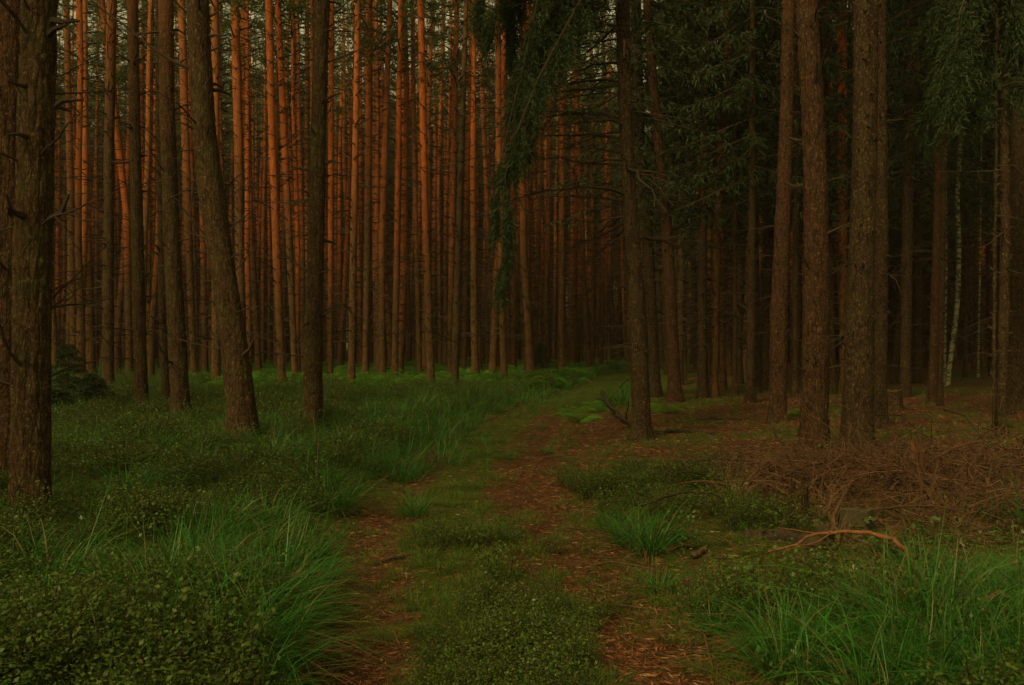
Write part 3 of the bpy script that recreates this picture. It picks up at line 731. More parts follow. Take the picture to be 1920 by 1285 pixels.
# prototypes of the distant trees are the first far trees' own meshes
def first(mesh): return next(o for o in bpy.data.objects if o.data == mesh)
pp = [(x, y, float(height(x, y))) for x, y, k in far_pts if k == 'pine']; ps = [(x, y, float(height(x, y))) for x, y, k in far_pts if k == 'spruce']
zr = lambda n: [(rng.gauss(0, .012), rng.gauss(0, .014), rng.uniform(0, 6.28)) for _ in range(n)]
np_ = [(x, y, float(height(x, y))) for x, y, k in near_pts]
for pset, tr, cr, tw, nm in ((np_, VP[:4], PCROWN, FT[:4], 'unseen'),(pp, VP[:4], PCROWN, FT[:4], 'pines'), (ps, VS, SCROWN[:2], FTS[:2], 'spruces')):
    n = len(pset); r_ = zr(n); K = len(cr)
    ix = [rng.randrange(K) for _ in range(n)]
    pts = pset * 3; rots = r_ * 3; scl = [(1, 1, 1)] * (3 * n); idx = ix + [v + K for v in ix] + [v + 2 * K for v in ix]
    gn_scatter(('distant_' + nm) if nm != 'unseen' else 'unseen_shade_pines', pts, rots, scl, idx, [first(m) for m in list(tr)[:K] + list(cr) + list(tw)[:K]], 'mass of ' + nm + ' trees around the track')

#@@COVER
hz = bpy.data.meshes.new('haze')
hv = [(-950,-950,-2),(950,-950,-2),(950,1450,-2),(-950,1450,-2),(-950,-950,27),(950,-950,27),(950,1450,27),(-950,1450,27)]
hz.from_pydata(hv, [], [(0,3,2,1),(4,5,6,7),(0,1,5,4),(1,2,6,5),(2,3,7,6),(3,0,4,7)])
m = bpy.data.materials.new('haze'); m.use_nodes = True; t = m.node_tree; t.nodes.clear()
pv = t.nodes.new('ShaderNodeVolumePrincipled'); pv.inputs['Color'].default_value = (.95, .80, .60, 1); pv.inputs['Density'].default_value = .0004
ou = t.nodes.new('ShaderNodeOutputMaterial'); t.links.new(pv.outputs[0], ou.inputs['Volume']); hz.materials.append(m)
tag(link('haze', hz), 'thin pale evening haze between the trees', None, None, 'stuff')

# ------------------------------------------------------------------ ground cover prototypes
def blades(mb, base, az, L, W, lean, curl, segs=4, m=0):
    """arching grass blades; arrays of N"""
    n = len(az); t = np.linspace(0, 1, segs + 1)
    d = np.stack([np.cos(az), np.sin(az)], -1)
    out = lean[:, None] * t * L[:, None] * .9 + curl[:, None] * t ** 2.2 * L[:, None]
    up = L[:, None] * (t * (1 - .25 * lean[:, None]) - (curl[:, None] * .75) * t ** 2.6)
    c = np.stack([base[:, 0, None] + d[:, 0, None] * out, base[:, 1, None] + d[:, 1, None] * out, np.maximum(base[:, 2, None] + up, base[:, 2, None] * 0 - .01)], -1)
    tw = az + PI / 2 + nr.uniform(-.9, .9, n); s = np.stack([np.cos(tw), np.sin(tw), nr.uniform(-.2, .2, n)], -1)
    w = W[:, None] * .5 * np.where(t < .15, .7, (1 - t) ** .7 + .04)
    v = np.stack([c - s[:, None] * w[..., None], c + s[:, None] * w[..., None]], 2)
    v = v.reshape(n, -1, 3); k = np.arange(segs) * 2
    q = np.stack([k, k + 1, k + 3, k + 2], -1)
    b = np.arange(n)[:, None, None] * (2 * (segs + 1))
    mb.add(v.reshape(-1, 3), None, (q[None] + b).reshape(-1, 4), m)
def tussock_mesh(seed, n=190, L=.66, R=.13, W=.0090, m=M_GRASS, lean=.5, curl=.6, name='blades'):
    nr.seed(seed); mb = MB(); az = nr.uniform(0, 2 * PI, n); rr = R * np.sqrt(nr.rand(n)); a2 = az + nr.normal(0, .6, n)
    base = np.stack([rr * np.cos(a2), rr * np.sin(a2), np.full(n, -.02)], -1)
    az = az + nr.normal(0, .9, n) * (nr.rand(n) < .35)
    blades(mb, base, az, L * nr.uniform(.35, 1.15, n), W * nr.uniform(.6, 1.3, n), np.abs(nr.normal(lean * .7, .25, n)), np.clip(nr.normal(curl, .25, n), 0, 1.1), 5)
    if name == 'blades' and m is M_GRASS:      # straw at the foot
        k = n // 4; az = nr.uniform(0, 2 * PI, k)
        blades(mb, np.stack([R * np.cos(az), R * np.sin(az), np.zeros(k)], -1), az, L * nr.uniform(.3, .6, k), np.full(k, W), nr.uniform(.6, 1.2, k), nr.uniform(.5, 1, k), 3, 1)
    return mb.mesh(name, [m, M_DRY])
TUS = [tussock_mesh(40 + k) for k in range(4)]
TUFT = [tussock_mesh(50 + k, 70, .16, .10, .005, M_GRASS2, .5, .4, name='tuft_blades') for k in range(3)]
MEAD = [tussock_mesh(60 + k, 80, .50, .16, .009, M_GRASS, .5, .6) for k in range(3)]
DRYT = [tussock_mesh(70 + k, 150, .42, .14, .006, M_DRY, .8, .8) for k in range(2)]
def bilberry_mesh(seed, R=.24, H=.26, stems=34, leaves=26, ls=.018, m=M_BILB):
    nr.seed(seed); mb = MB(); P = []; D = []
    for k in range(stems):
        a = nr.uniform(0, 2 * PI); r0 = R * .35 * nr.rand(); lean = nr.uniform(.1, .9)
        h = H * nr.uniform(.55, 1.15); b = np.array([r0 * math.cos(a), r0 * math.sin(a), -.02])
        d = np.array([math.cos(a) * lean * R, math.sin(a) * lean * R, h]); tt = np.linspace(0, 1, 4)[:, None]
        p = b + d * tt + nr.normal(0, .012, (4, 3)) * tt
        tube(mb, p, [.0025, .002, .0015, .001], 3, False, 1)
        t = nr.uniform(.35, 1.02, leaves)[:, None]
        q = b + d * t + nr.normal(0, .022, (leaves, 3)); P.append(q)
        g = nr.normal(0, 1, (leaves, 3)) * [1, 1, .35] + [0, 0, .25]; D.append(g)
    P = np.concatenate(P); D = unit(np.concatenate(D)); n = len(P)
    s = unit(np.cross(D, np.array([0, 0, 1.0]) + nr.normal(0, .45, (n, 3)))); L = (ls * nr.uniform(.6, 1.3, n))[:, None]; W = L * .62
    v = np.stack([P, P + D * L * .45 + s * W * .5, P + D * L, P + D * L * .45 - s * W * .5], 1)
    mb.add(v.reshape(-1, 3), None, np.arange(n)[:, None] * 4 + np.array([[0, 1, 2, 3]]), 0)
    return mb.mesh('leafy_stems', [m, M_TWIG])
BILB = [bilberry_mesh(80 + k, H=(.26, .20, .31, .24)[k], stems=(34, 40, 22, 30)[k], leaves=(26, 30, 20, 24)[k], ls=(.018, .013, .024, .019)[k]) for k in range(4)]
BRAM = [bilberry_mesh(90 + k, .22, .16, 9, 6, .060, M_BRAMBLE) for k in range(3)]
def frond_mesh(seed, L=.75, npair=20, m=M_FERN):
    nr.seed(seed); mb = MB(); t = np.linspace(0, 1, 14)
    p = np.stack([L * (t * .85), 0 * t + .03 * np.sin(t * 3), L * (.75 * t - .78 * t ** 2.3)], -1)
    tube(mb, p, .004 * (1 - .7 * t), 3, False, 0)
    for k in range(npair):
        s = .14 + .86 * k / npair; o = np.array([np.interp(s, t, p[:, a]) for a in range(3)])
        l = L * .30 * math.sin(PI * min(1, (s * .9 + .12))) ** .8 * (1.05 - .3 * s)
        for sg in (-1, 1):
            d = unit(np.array([.42, sg * 1.0, -.18 + nr.normal(0, .05)]))
            mseg = 7; u = (np.arange(mseg) + .5) / mseg
            q = o + d * l * u[:, None] + np.array([0, 0, -.12 * l]) * u[:, None] ** 2
            for s2 in (-1, 1):
                e = unit(np.cross(d, [0, 0, 1.0]) * s2 + d * .5 + nr.normal(0, .08, 3)); ll = l * .20 * (1.1 - u)[:, None]
                w = l * .055
                v = np.stack([q - d * w, q + e * ll, q + d * w], 1)
                mb.add(v.reshape(-1, 3), np.arange(mseg)[:, None] * 3 + np.array([[0, 1, 2]]), None, 0)
            tube(mb, [o, o + d * l], [.0015, .0005], 3, False, 0)
    return mb.mesh('frond', m)
FR = [frond_mesh(95 + k) for k in range(4)]

def G(x, y, dz=0.0): return (x, y, float(height(x, y)) + dz)
# ---- things: big tussocks, bilberry bushes, brambles, ferns
def plant(name, part, mesh, px, py, s, label, cat, group=None, sz=1.0, xy=None):
    x, y = xy if xy else ground_at(px, py)
    r = bpy.data.objects.new(name, None); COL.objects.link(r); r.location = G(x, y, -.01); r.rotation_euler = (0, 0, rng.uniform(0, 6.28)); r.empty_display_size = .1
    tag(r, label, cat, group); link(part, mesh, r, (0, 0, 0), (0, 0, 0), (s, s, s * sz))
    return r
T0 = []
for k, (px, py, s, lab) in enumerate([
    (300, 1190, 1.05, 'long bladed grass tussock in the left foreground, left of the largest one'),
    (420, 1235, 1.2, 'largest arching grass tussock at lower left beside the left rut'),
    (500, 1265, 1.15, 'arching grass tussock spilling over the left rut at the bottom'),
    (360, 1110, 1.0, 'grass tussock with upright blades behind the largest arching one'),
    (240, 940, 1.1, 'grass tussock with thin fanned blades right of the nearest tree foot'),
    (90, 1110, 1.0, 'grass tussock at the left edge below the nearest tree'),
    (40, 1090, .9, 'small grass tussock touching the left edge'),
    (620, 960, 1.1, 'grass tussock on the left verge opposite the tuft on the track'),
    (580, 935, 1.1, 'blue green grass tussock in the bilberries left of the verge'),
    (780, 968, .75, 'bright grass tussock growing in the left rut at mid distance'),
    (1215, 1035, .95, 'tall dark grass tussock right of the right rut'),
    (1180, 1020, .8, 'grass tussock leaning against the tall dark one right of the rut'),
    (1235, 1110, .55, 'small grass tussock with straw coloured foot beside the right rut'),
    (1028, 850, .5, 'small lone grass tuft on the far part of the right rut'),
    (1560, 1250, .65, 'dark long grass tussock at lower right, leftmost of the big group'),
    (1700, 1270, .85, 'tallest dark grass tussock at lower right'),
    (1620, 1175, .65, 'grass tussock behind the tallest one at lower right'),
    (1830, 1255, .7, 'grass tussock near the lower right corner'),
    (1480, 1275, .9, 'sprawling grass tussock at the bottom right of the track'),
    (1760, 1160, .6, 'grass tussock below the dry straw coloured clump'),
    (1905, 1200, .8, 'grass tussock cut by the right edge near the bottom'),
    (1340, 1185, .55, 'wispy small tussock at the right edge of the near litter'),
    (950, 860, .45, 'low tuft at the grassy middle of the track'),
    (150, 860, 1.1, 'pale grass tussock beyond the nearest tree foot'),
    (700, 800, 1.2, 'lush grass tussock at the bend of the left verge'),
    (760, 790, 1.2, 'lush grass tussock right of the other on the left verge')]):
    T0.append(plant('grass_tussock', 'blades', TUS[k % 4], px, py, s, lab, 'grass tussock'))
for k, (px, py, s, lab) in enumerate([(1800, 1110, 1.0, 'straw coloured dry grass clump at right below the brush heap'), (1740, 1120, .8, 'smaller straw coloured clump left of the dry one at right'),
    (1500, 960, .7, 'brown dry grass clump standing in the twigs by the old stump'), (1905, 910, .9, 'dry pale grass clump at the right edge in the brush heap'), (650, 775, .8, 'reddish dead bracken clump right of the lone scaly pine')]):
    plant('dry_grass_clump', 'blades', DRYT[k % 2], px, py, s, lab, 'dry grass')
B0 = [plant('bilberry_bush', 'leafy_stems', BILB[k], px, py, 1.1, lab, 'shrub') for k, (px, py, lab) in enumerate([
    (130, 1180, 'dense bilberry bush at the lower left corner of the forest floor'), (600, 870, 'rounded bilberry bush mound left of the track near the lone pine'),
    (940, 1090, 'low bilberry bush in the middle of the track'), (1200, 925, 'bilberry bush on the small bank right of the track')])]
BR0 = [plant('bramble_plant', 'leafy_stems', BRAM[k % 3], px, py, s, lab, 'bramble') for k, (px, py, s, lab) in enumerate([
    (1700, 1040, 1.2, 'bright leaved bramble under the curved orange branch'), (1650, 1020, 1.0, 'bramble plant left of the bright leaved one behind the curved branch'),
    (1450, 975, .9, 'bramble plant in front of the dark hollow under the twigs'), (1500, 1095, .9, 'bramble in low grass left of the curved orange branch foot'),
    (1550, 850, 1.1, 'leafy green seedling between the two biggest trunks on the right'), (1330, 880, .7, 'small leafy plant on brown litter by the right bank'),
    (1270, 855, .6, 'small leafy plant alone on litter near the track spruce'), (1770, 1020, 1.0, 'bramble plant in the brush heap, right of the bright leaved one'),
    (1400, 1090, .8, 'bramble low in the weeds right of the tall dark tussock'), (500, 855, 1.2, 'broad leaved plant at the foot of the leaning pine'), (1530, 1130, .7, 'bramble above the dark long grass at lower right')])]
FERNS = [(1090, 790, 1.0, 'fern with spread fronds left of the track spruce, nearest of three'), (1120, 770, .9, 'fern behind the nearest one left of the track spruce'),
         (1070, 772, .8, 'fern at the left end of the three by the track spruce'), (1245, 772, .8, 'lone fern right of the foot of the track spruce'),
         (1590, 985, .0, ''), (1900, 1075, .6, 'green fern lying over the brush at the right edge'), (1860, 1110, .45, 'small fern below the right edge fern'),
         (1490, 778, .6, 'small fern left of the big red brown trunk')]
k2 = 0
def fern(x, y, s, lab, group=None, n=9):
    r = bpy.data.objects.new('fern', None); COL.objects.link(r); r.location = G(x, y); r.empty_display_size = .1; tag(r, lab, 'fern', group)
    for j in range(n):
        q = s * rng.uniform(.75, 1.15)
        link('frond', FR[j % 4], r, (0, 0, 0), (rng.gauss(0, .2), rng.gauss(0, .2), j * 2 * PI / n + rng.uniform(-.3, .3)), (q, q, q))
for px, py, s, lab in FERNS:
    if s: x, y = ground_at(px, py); fern(x, y, s, lab)
for k in range(60):
    px = rng.choice([rng.uniform(830, 1000), rng.uniform(740, 1120), rng.uniform(620, 900)]); py = rng.uniform(700, 722) + max(0, (px - 980)) * .1
    x, y = ground_at(px, py)
    if x - float(centre(y)) > -1.0: continue
    fern(x, y, rng.uniform(1.0, 1.6), 'pale green fern in the fern bed under the pines near centre', 'ferns in the bed near centre', 7)

# ---- scattered cover (uncountable)
def scatter_pts(n, y0, y1, dens, seed, jitter=1.0, wmax=.58):
    R = np.random.RandomState(seed); out = []
    y = np.exp(R.uniform(math.log(y0), math.log(y1), n)); x = R.uniform(-1, 1, n) * (wmax * y + .6)
    k = R.rand(n) < dens(x, y)
    x, y = x[k], y[k]
    return np.stack([x, y, height(x, y)], -1)
def clear(P, r=.25):
    T = np.array([(a, b) for a, b in PLACED[:75]]); d = ((P[:, None, :2] - T[None]) ** 2).sum(-1).min(1)
    return P[d > r * r]
def rs(P, tilt, s0, s1, seed, grow=0.0, flat=1.0):
    R = np.random.RandomState(seed); n = len(P); s = R.uniform(s0, s1, n) * (1 + grow * np.maximum(P[:, 1] - 8, 0))
    return np.stack([R.normal(0, tilt, n), R.normal(0, tilt, n), R.uniform(0, 6.28, n)], -1), np.stack([s, s, s * R.uniform(.8, 1.2, n) * flat], -1)
def dd(x, y): return x - centre(y)
def bil_d(x, y):
    d = dd(x, y); n = fbm(x * .9 + 3, y * .6, s=41)
    L = sm((-d - 1.15) / .3) * (.30 + .7 * sm((n - .40) / .08))
    mid = sm((.75 - np.abs(d - .1)) / .6) * (y < 8.2) * sm((n - .40) / .2) * .30
    Rr = sm((d - 1.15) / .25) * (y < 11.5) * sm((.55 - n) / .1) * (.08 + .22 * (y > 7.5)) * sm((d * 0 + 12 - y) / 3) * (1 - sm((x - 1.9) / .6) * sm((y - 6.4) / .8))
    bank = np.exp(-(((x - 1.35) / .5) ** 2 + ((y - 10.3) / .9) ** 2)) * .9
    hole = (x > 1.9) & (x < 3.4) & (y > 5.9) & (y < 7.7)
    return np.maximum(np.maximum(L, mid), np.maximum(Rr, bank)) * (y < 34) * np.where(hole, .12, 1)
P = clear(scatter_pts(26000, 3.8, 34, bil_d, 1))
TX_ = np.array([tuple(o.location[:2]) for o in T0]); P = P[((P[:, None, :2] - TX_[None]) ** 2).sum(-1).min(1) > .17 ** 2]
BN = fbm(P[:, 0] * 1.5, P[:, 1] * 1.1, s=61)
r_, s_ = rs(P, .12, .6, 1.15, 2, .02)
s_ *= (.42 + .75 * sm((BN - .3) / .4))[:, None]; mid = np.abs(dd(P[:, 0], P[:, 1])) < .7; s_[mid] *= .62
gn_scatter('bilberry_cover', P, r_, s_, np.random.RandomState(3).randint(0, 4, len(P)), [b.children[0] for b in B0], 'low bilberry bushes carpeting the forest floor'); 
def mead_d(x, y):
    d = dd(x, y); n = fbm(x * .7, y * .5, s=43)
    L = sm((-d - 1.0) / .3) * (sm((n - .54) / .1) * .5 + .05 + .1 * (y > 12)) + np.exp(-((d + 1.9) / .9) ** 2) * (y > 11) * .8
    Rr = sm((d - 1.25) / .25) * (y < 8.6) * sm((n - .5) / .1) * .5
    Rf = sm((d - 1.25) / .25) * (y < 5.4) * .45 * (x > .9)
    Rr = Rr * np.where((x > 1.9) & (x < 3.4) & (y > 5.9), .15, 1)
    far = (y > 16) * (np.abs(d + 1.9) < .9) * .6 + (y > 24) * (d < -1.0) * .6 + (y > 24) * (np.abs(d - 1.5) < .5) * .4
    return np.clip(np.maximum(np.maximum(L, far), np.maximum(Rr, Rf)), 0, 1)
P = clear(scatter_pts(12000, 3.9, 60, mead_d, 5)); r_, s_ = rs(P, .15, .5, 1.15, 6, .012)
gn_scatter('meadow_grass', P, r_, s_, np.random.RandomState(7).randint(0, 3, len(P)), [plant('grass_tussock', 'blades', MEAD[k], px, py, .8, lab, 'grass tussock').children[0] for k, (px, py, lab) in enumerate([(560, 1130, 'soft grass tuft on the left edge of the track'), (200, 1020, 'soft grass tuft among bilberries below the nearest tree'), (1380, 1120, 'soft grass tuft among weeds right of the track')])], 'mixed woodland grass'); print('meadow', len(P))
def tuft_d(x, y):
    d = dd(x, y) / (1 + .02 * np.maximum(y - 18, 0)); n = fbm(x * 1.6, y * 1.2, s=47); rut = np.exp(-((np.abs(d) - .78) / (.26 + .20 * (d > 0))) ** 2)
    a = (np.abs(d) < 1.25) * sm((n - .34) / .14) * (1 - rut * .86)
    b = sm((d - 1.1) / .3) * sm((n - .52) / .08) * (y < 30) * .5
    return np.maximum(a, b)
P = clear(scatter_pts(24000, 3.7, 45, tuft_d, 8)); r_, s_ = rs(P, .15, .35, .95, 9, .02)
gn_scatter('short_grass', P, r_, s_, np.random.RandomState(10).randint(0, 3, len(P)), [plant('grass_tuft', 'tuft_blades', TUFT[k], px, py, .9, lab, 'grass tuft').children[0] for k, (px, py, lab) in enumerate([(900, 990, 'short grass tuft in the middle of the track'), (1060, 905, 'short grass tuft right of the far right rut'), (680, 1170, 'short grass tuft just right of the near left rut')])], 'short grass along the middle of the track'); print('short', len(P))
# far fern and grass beds
def farfern(x, y): return ((dd(x, y) < -1.5) & (x > -.30 * y)) * .55 * (fbm(x * .25, y * .25, s=51) > .42)
P = clear(scatter_pts(2600, 30, 75, farfern, 12), .4); Q = np.repeat(P, 5, 0); r_, s_ = rs(Q, .15, 1.1, 1.8, 13)
gn_scatter('fern_bed', Q, r_, s_, np.random.RandomState(14).randint(0, 4, len(Q)), [first(m) for m in FR], 'pale green fern bed under the far pines'); print('fern', len(Q))
# brambles on the right
def bram_d(x, y): return (dd(x, y) < -1.2) * (y < 13) * .35 * (fbm(x * 1.3, y * 1.3, s=57) > .5) + ((x > 1.2) & (y < 9) | (x > 2.2) & (y < 16)) * .8 * (fbm(x * 1.2, y * 1.2, s=53) > .52)
P = clear(scatter_pts(2200, 4.1, 16, bram_d, 15)); r_, s_ = rs(P, .15, .35, .8, 16)
gn_scatter('low_brambles', P, r_, s_, np.random.RandomState(17).randint(0, 3, len(P)), [b.children[0] for b in BR0[:3]], 'small leafy weeds among litter and twigs')

# needle litter, bark flakes, cones scale bits
R = np.random.RandomState(19)
def lit_d(x, y):
    d = dd(x, y); rut = np.exp(-((np.abs(d) - .80) / (.3 + .15 * (d > 0))) ** 2)
    return np.clip(rut + (np.abs(d) < 1.2) * .25 + sm((d - 1) / .4) * (.35 + .6 * (y > 8.5)), 0, 1)
P = scatter_pts(130000, 3.7, 26, lit_d, 20); n = len(P); P[:, 2] += R.uniform(.004, .03, n)
D = R.normal(0, 1, (n, 3)) * [1, 1, .18]; mb = MB(); nr.seed(3)
slivers(mb, P, D, R.uniform(.03, .085, n) * (1 + .03 * np.maximum(P[:, 1] - 7, 0)), R.uniform(.003, .011, n) * (1 + .03 * np.maximum(P[:, 1] - 7, 0)), 0, True)
tag(link('needle_litter', mb.mesh('needle_litter', M_LITTER)), 'brown fallen needles and bark flakes', None, None, 'stuff')
# twigs strewn everywhere plus the brush heap
def twig(mb, x, y, z, L, r, R, rise=.2, bend=.15, kinks=5, mat_=0):
    az = R.uniform(0, 2 * PI); tt = np.linspace(0, 1, kinks)[:, None]
    d = np.array([math.cos(az), math.sin(az), R.normal(0, rise)])
    p = np.array([x, y, z]) + d * L * (tt - .3) + np.cumsum(R.normal(0, bend * L / kinks, (kinks, 3)), 0); p[:, 2] += .12 * L * np.sin(tt[:, 0] * PI) * R.uniform(-.3, 1)
    g = height(p[:, 0], p[:, 1]); p[:, 2] = np.maximum(p[:, 2], g + .005)
    tube(mb, p, r * (1 - .75 * tt[:, 0]), 4, False, mat_); return p
mb = MB()
for k in range(1500):
    y = math.exp(R.uniform(math.log(4.2), math.log(28))); x = R.uniform(-1.2, .55 * y)
    if dd(x, y) < .9 and R.rand() < .86: continue
    twig(mb, x, y, float(height(x, y)) + .015, R.uniform(.12, .8), R.uniform(.0025, .008), R, .10)
tag(link('fallen_twigs', mb.mesh('fallen_twigs', M_BRUSH)), 'small fallen twigs strewn over the litter', None, None, 'stuff')
mb = MB()
for k in range(3000):
    if R.rand() < .74: x, y = R.normal(4.2, 1.25), R.normal(9.2, 1.15)
    else: x, y = R.normal(2.9, .9), R.normal(10.0, 1.2)
    if x < 1.6 or y < 6.9 or y > 11.9 or x < 2.4 + .35 * (8.5 - y): continue
    hh = (.30 * math.exp(-((x - 4.2) / 1.6) ** 2 - ((y - 9.4) / 1.4) ** 2) + .07) * (.2 + 1.6 * float(vnoise(x * 1.6, y * 1.6, 0, 71)))
    if vnoise(x * 1.1, y * 1.1, 3, 73) < .3: continue
    twig(mb, x, y, float(height(x, y)) + hh * R.rand() ** .8, R.uniform(.2, .95), R.uniform(.002, .0075), R, .5, .6, 7)
tag(link('brushwood', mb.mesh('brushwood', M_BRUSH)), 'tangle of thin dead twigs heaped at right', None, None, 'stuff')

def dry_d(x, y): return np.exp(-((x - 4.2) / 1.6) ** 2 - ((y - 9.6) / 1.6) ** 2) * .8 + (x > 1.9) * (y < 13) * .06
P = clear(scatter_pts(2200, 6.5, 15, dry_d, 31)); r_, s_ = rs(P, .5, .25, .9, 32)
gn_scatter('dead_grass', P, r_, s_, np.random.RandomState(33).randint(0, 2, len(P)), [first(m) for m in DRYT], 'withered brown grass matted among the dead branches')
def on_ground(pts, hs=None):
    out = []
    for i, (px, py) in enumerate(pts):
        x, y = ground_at(px, py); out.append((x, y, float(height(x, y)) + (hs[i] if hs else .03)))
    return np.array(out)
def fallen(name, pts, r0, r1, label, cat, m, hs=None, subs=6, seed=0, group=None, seg=8, parts='side_twig'):
    p = on_ground(pts, hs) if not isinstance(pts, np.ndarray) else pts
    o = p[0].copy(); R = np.random.RandomState(seed); t = np.linspace(0, 1, len(p)); tf = np.linspace(0, 1, 16)
    pf = np.stack([np.interp(tf, t, p[:, a]) for a in range(3)], -1) + R.normal(0, r0 * .25, (16, 3))
    mb = MB(); tube(mb, pf - o, np.linspace(r0, r1, 16) * R.uniform(.88, 1.12, 16), seg)
    ob = link(name, mb.mesh(name, m, True), None, tuple(o)); tag(ob, label, cat, group)
    for k in range(subs):
        i = R.randint(3, 15); d = unit(unit(pf[-1] - pf[0]) * .7 + R.normal(0, .7, 3) * [1, 1, .6] + [0, 0, .15]); l = R.uniform(.12, .45) * (1 + np.linalg.norm(p[-1] - p[0]) * .2)
        mb = MB(); q = np.array([[0, 0, 0], d * l * .35 + R.normal(0, .015, 3), d * l * .7 + R.normal(0, .03, 3), d * l])
        tube(mb, q, np.array([.5, .38, .25, .1]) * max(r1, r0 * .4), 4)
        link(parts, mb.mesh(parts, m), ob, tuple(pf[i] - o))
    return ob
fallen('fallen_branch', [(1722, 1095), (1700, 1074), (1680, 1062), (1650, 1056), (1620, 1054), (1575, 1052), (1530, 1050), (1490, 1058), (1440, 1060)], .021, .006, 'curved orange fallen branch arching over greenery at right', 'branch', M_REDWOOD, [.08, .15, .18, .20, .21, .21, .19, .14, .09], 4, 1)
fallen('fallen_branch', [(1556, 1028), (1566, 1000), (1580, 975), (1600, 945), (1625, 900)], .018, .010, 'forked upright dead branch rising from the curved orange one', 'branch', M_BRUSH, [.12, .16, .2, .24, .25], 4, 2)
fallen('fallen_branch', [(1310, 868), (1360, 858), (1420, 862), (1475, 876), (1530, 895)], .012, .005, 'long pale arching stick left of the brush heap', 'branch', M_BRUSH, [.05, .12, .16, .12, .05], 5, 3)
fallen('fallen_branch', [(1440, 800), (1452, 830), (1475, 855), (1510, 880)], .014, .005, 'dark curved stick dropping towards the brush heap from the left', 'branch', M_TWIG, [.25, .15, .1, .03], 4, 4)
fallen('fallen_branch', [(1380, 925), (1330, 905), (1280, 890), (1235, 880)], .012, .004, 'thin stick across the litter right of the bank', 'branch', M_BRUSH, None, 4, 5)
fallen('fallen_branch', [(1640, 880), (1720, 905), (1790, 935), (1860, 945), (1910, 965)], .016, .006, 'long stick lying along the top of the brush heap', 'branch', M_BRUSH, [.3, .36, .36, .33, .25], 8, 6)
fallen('fallen_branch', [(1590, 905), (1660, 920), (1740, 935), (1820, 930)], .013, .006, 'second long stick just below the topmost one on the heap', 'branch', M_BRUSH, [.2, .3, .34, .3], 8, 7)
fallen('fallen_branch', [(1870, 840), (1840, 868), (1800, 900), (1780, 930)], .013, .006, 'stick slanting down to the left at the back of the heap', 'branch', M_BRUSH, [.3, .35, .3, .2], 6, 8)
fallen('fallen_branch', [(1770, 810), (1810, 830), (1850, 880), (1880, 930)], .013, .006, 'dark arched branch behind the heap near the slim spruce', 'branch', M_TWIG, [.35, .4, .3, .2], 8, 9)
fallen('fallen_branch', [(1640, 812), (1690, 820), (1730, 850), (1745, 890)], .010, .004, 'arched thin branch right of the thickest spruce foot', 'branch', M_TWIG, [.3, .35, .25, .1], 7, 10)
fallen('fallen_branch', [(1595, 934), (1625, 933), (1658, 932)], .013, .011, 'short peeled orange stick lying in the brush heap', 'branch', M_REDWOOD, [.25, .25, .25], 0, 11)
fallen('fallen_branch', [(1560, 900), (1590, 960), (1625, 1010)], .010, .005, 'pale thin stick crossing the forked upright branch', 'branch', M_BRUSH, [.3, .2, .05], 3, 12)
fallen('fallen_branch', [(1432, 935), (1452, 975), (1474, 1003)], .008, .005, 'short pale stick leaning at the left of the dark hollow', 'branch', M_BRUSH, [.15, .1, .02], 0, 13)
fallen('fallen_branch', [(700, 1062), (740, 1050), (785, 1045), (800, 1040)], .012, .006, 'dark knobbly stick lying across the left rut', 'branch', M_TWIG, None, 3, 14)
fallen('fallen_branch', [(935, 1000), (970, 997), (1010, 1000)], .008, .004, 'thin dark twig across the right rut', 'branch', M_TWIG, None, 2, 15)
fallen('fallen_branch', [(1018, 860), (1035, 859), (1054, 857)], .012, .009, 'short pale piece of wood on the right rut', 'wood piece', M_CUT, None, 0, 16)
fallen('fallen_branch', [(860, 862), (890, 858), (930, 862)], .010, .005, 'thin stick lying in the track middle beyond the bright tussock', 'branch', M_TWIG, None, 2, 17)
fallen('fallen_branch', [(1300, 1048), (1312, 1040), (1324, 1034)], .022, .018, 'short thick broken piece of branch right of the tall dark tussock', 'wood piece', M_CUT, None, 0, 18)
fallen('fallen_branch', [(1840, 1200), (1875, 1198), (1915, 1205)], .016, .010, 'pale curved bark strip in grass at the lower right edge', 'wood piece', M_CUT, [.2, .24, .2], 0, 19)
fallen('fallen_branch', [(1400, 1156), (1425, 1152), (1450, 1153)], .014, .010, 'dull short stick on soil beside the dark long grass', 'branch', M_BRUSH, None, 1, 20)
fallen('fallen_branch', [(520, 835), (555, 822), (590, 815)], .012, .004, 'dark dead stick between the leaning pine and the lone scaly pine', 'branch', M_TWIG, [.1, .2, .25], 3, 21)
fallen('fallen_log', [(1130, 762), (1150, 785), (1180, 800), (1200, 812)], .05, .035, 'dark broken log slanting against the foot of the track spruce', 'log', M_TWIG, [.35, .15, .08, .06], 4, 22)
fallen('fallen_log', [(1305, 786), (1340, 784), (1400, 786)], .045, .035, 'low brown log on the litter behind the track spruce', 'log', M_BRUSH, None, 3, 23)
fallen('fallen_log', [(1225, 812), (1290, 810), (1340, 814)], .04, .03, 'dark half sunken log right of the track spruce foot', 'log', M_TWIG, None, 3, 24)
fallen('fallen_log', [(1400, 1008), (1450, 1012), (1520, 1018)], .05, .05, 'dark soil covered log under the overhanging twigs', 'log', M_TWIG, None, 1, 25)
fallen('fallen_log', [(1520, 1030), (1560, 1015), (1600, 1008)], .07, .055, 'moss covered log beside the old stump', 'log', M_MOSSWOOD, [.03, .05, .05], 0, 26, seg=14)
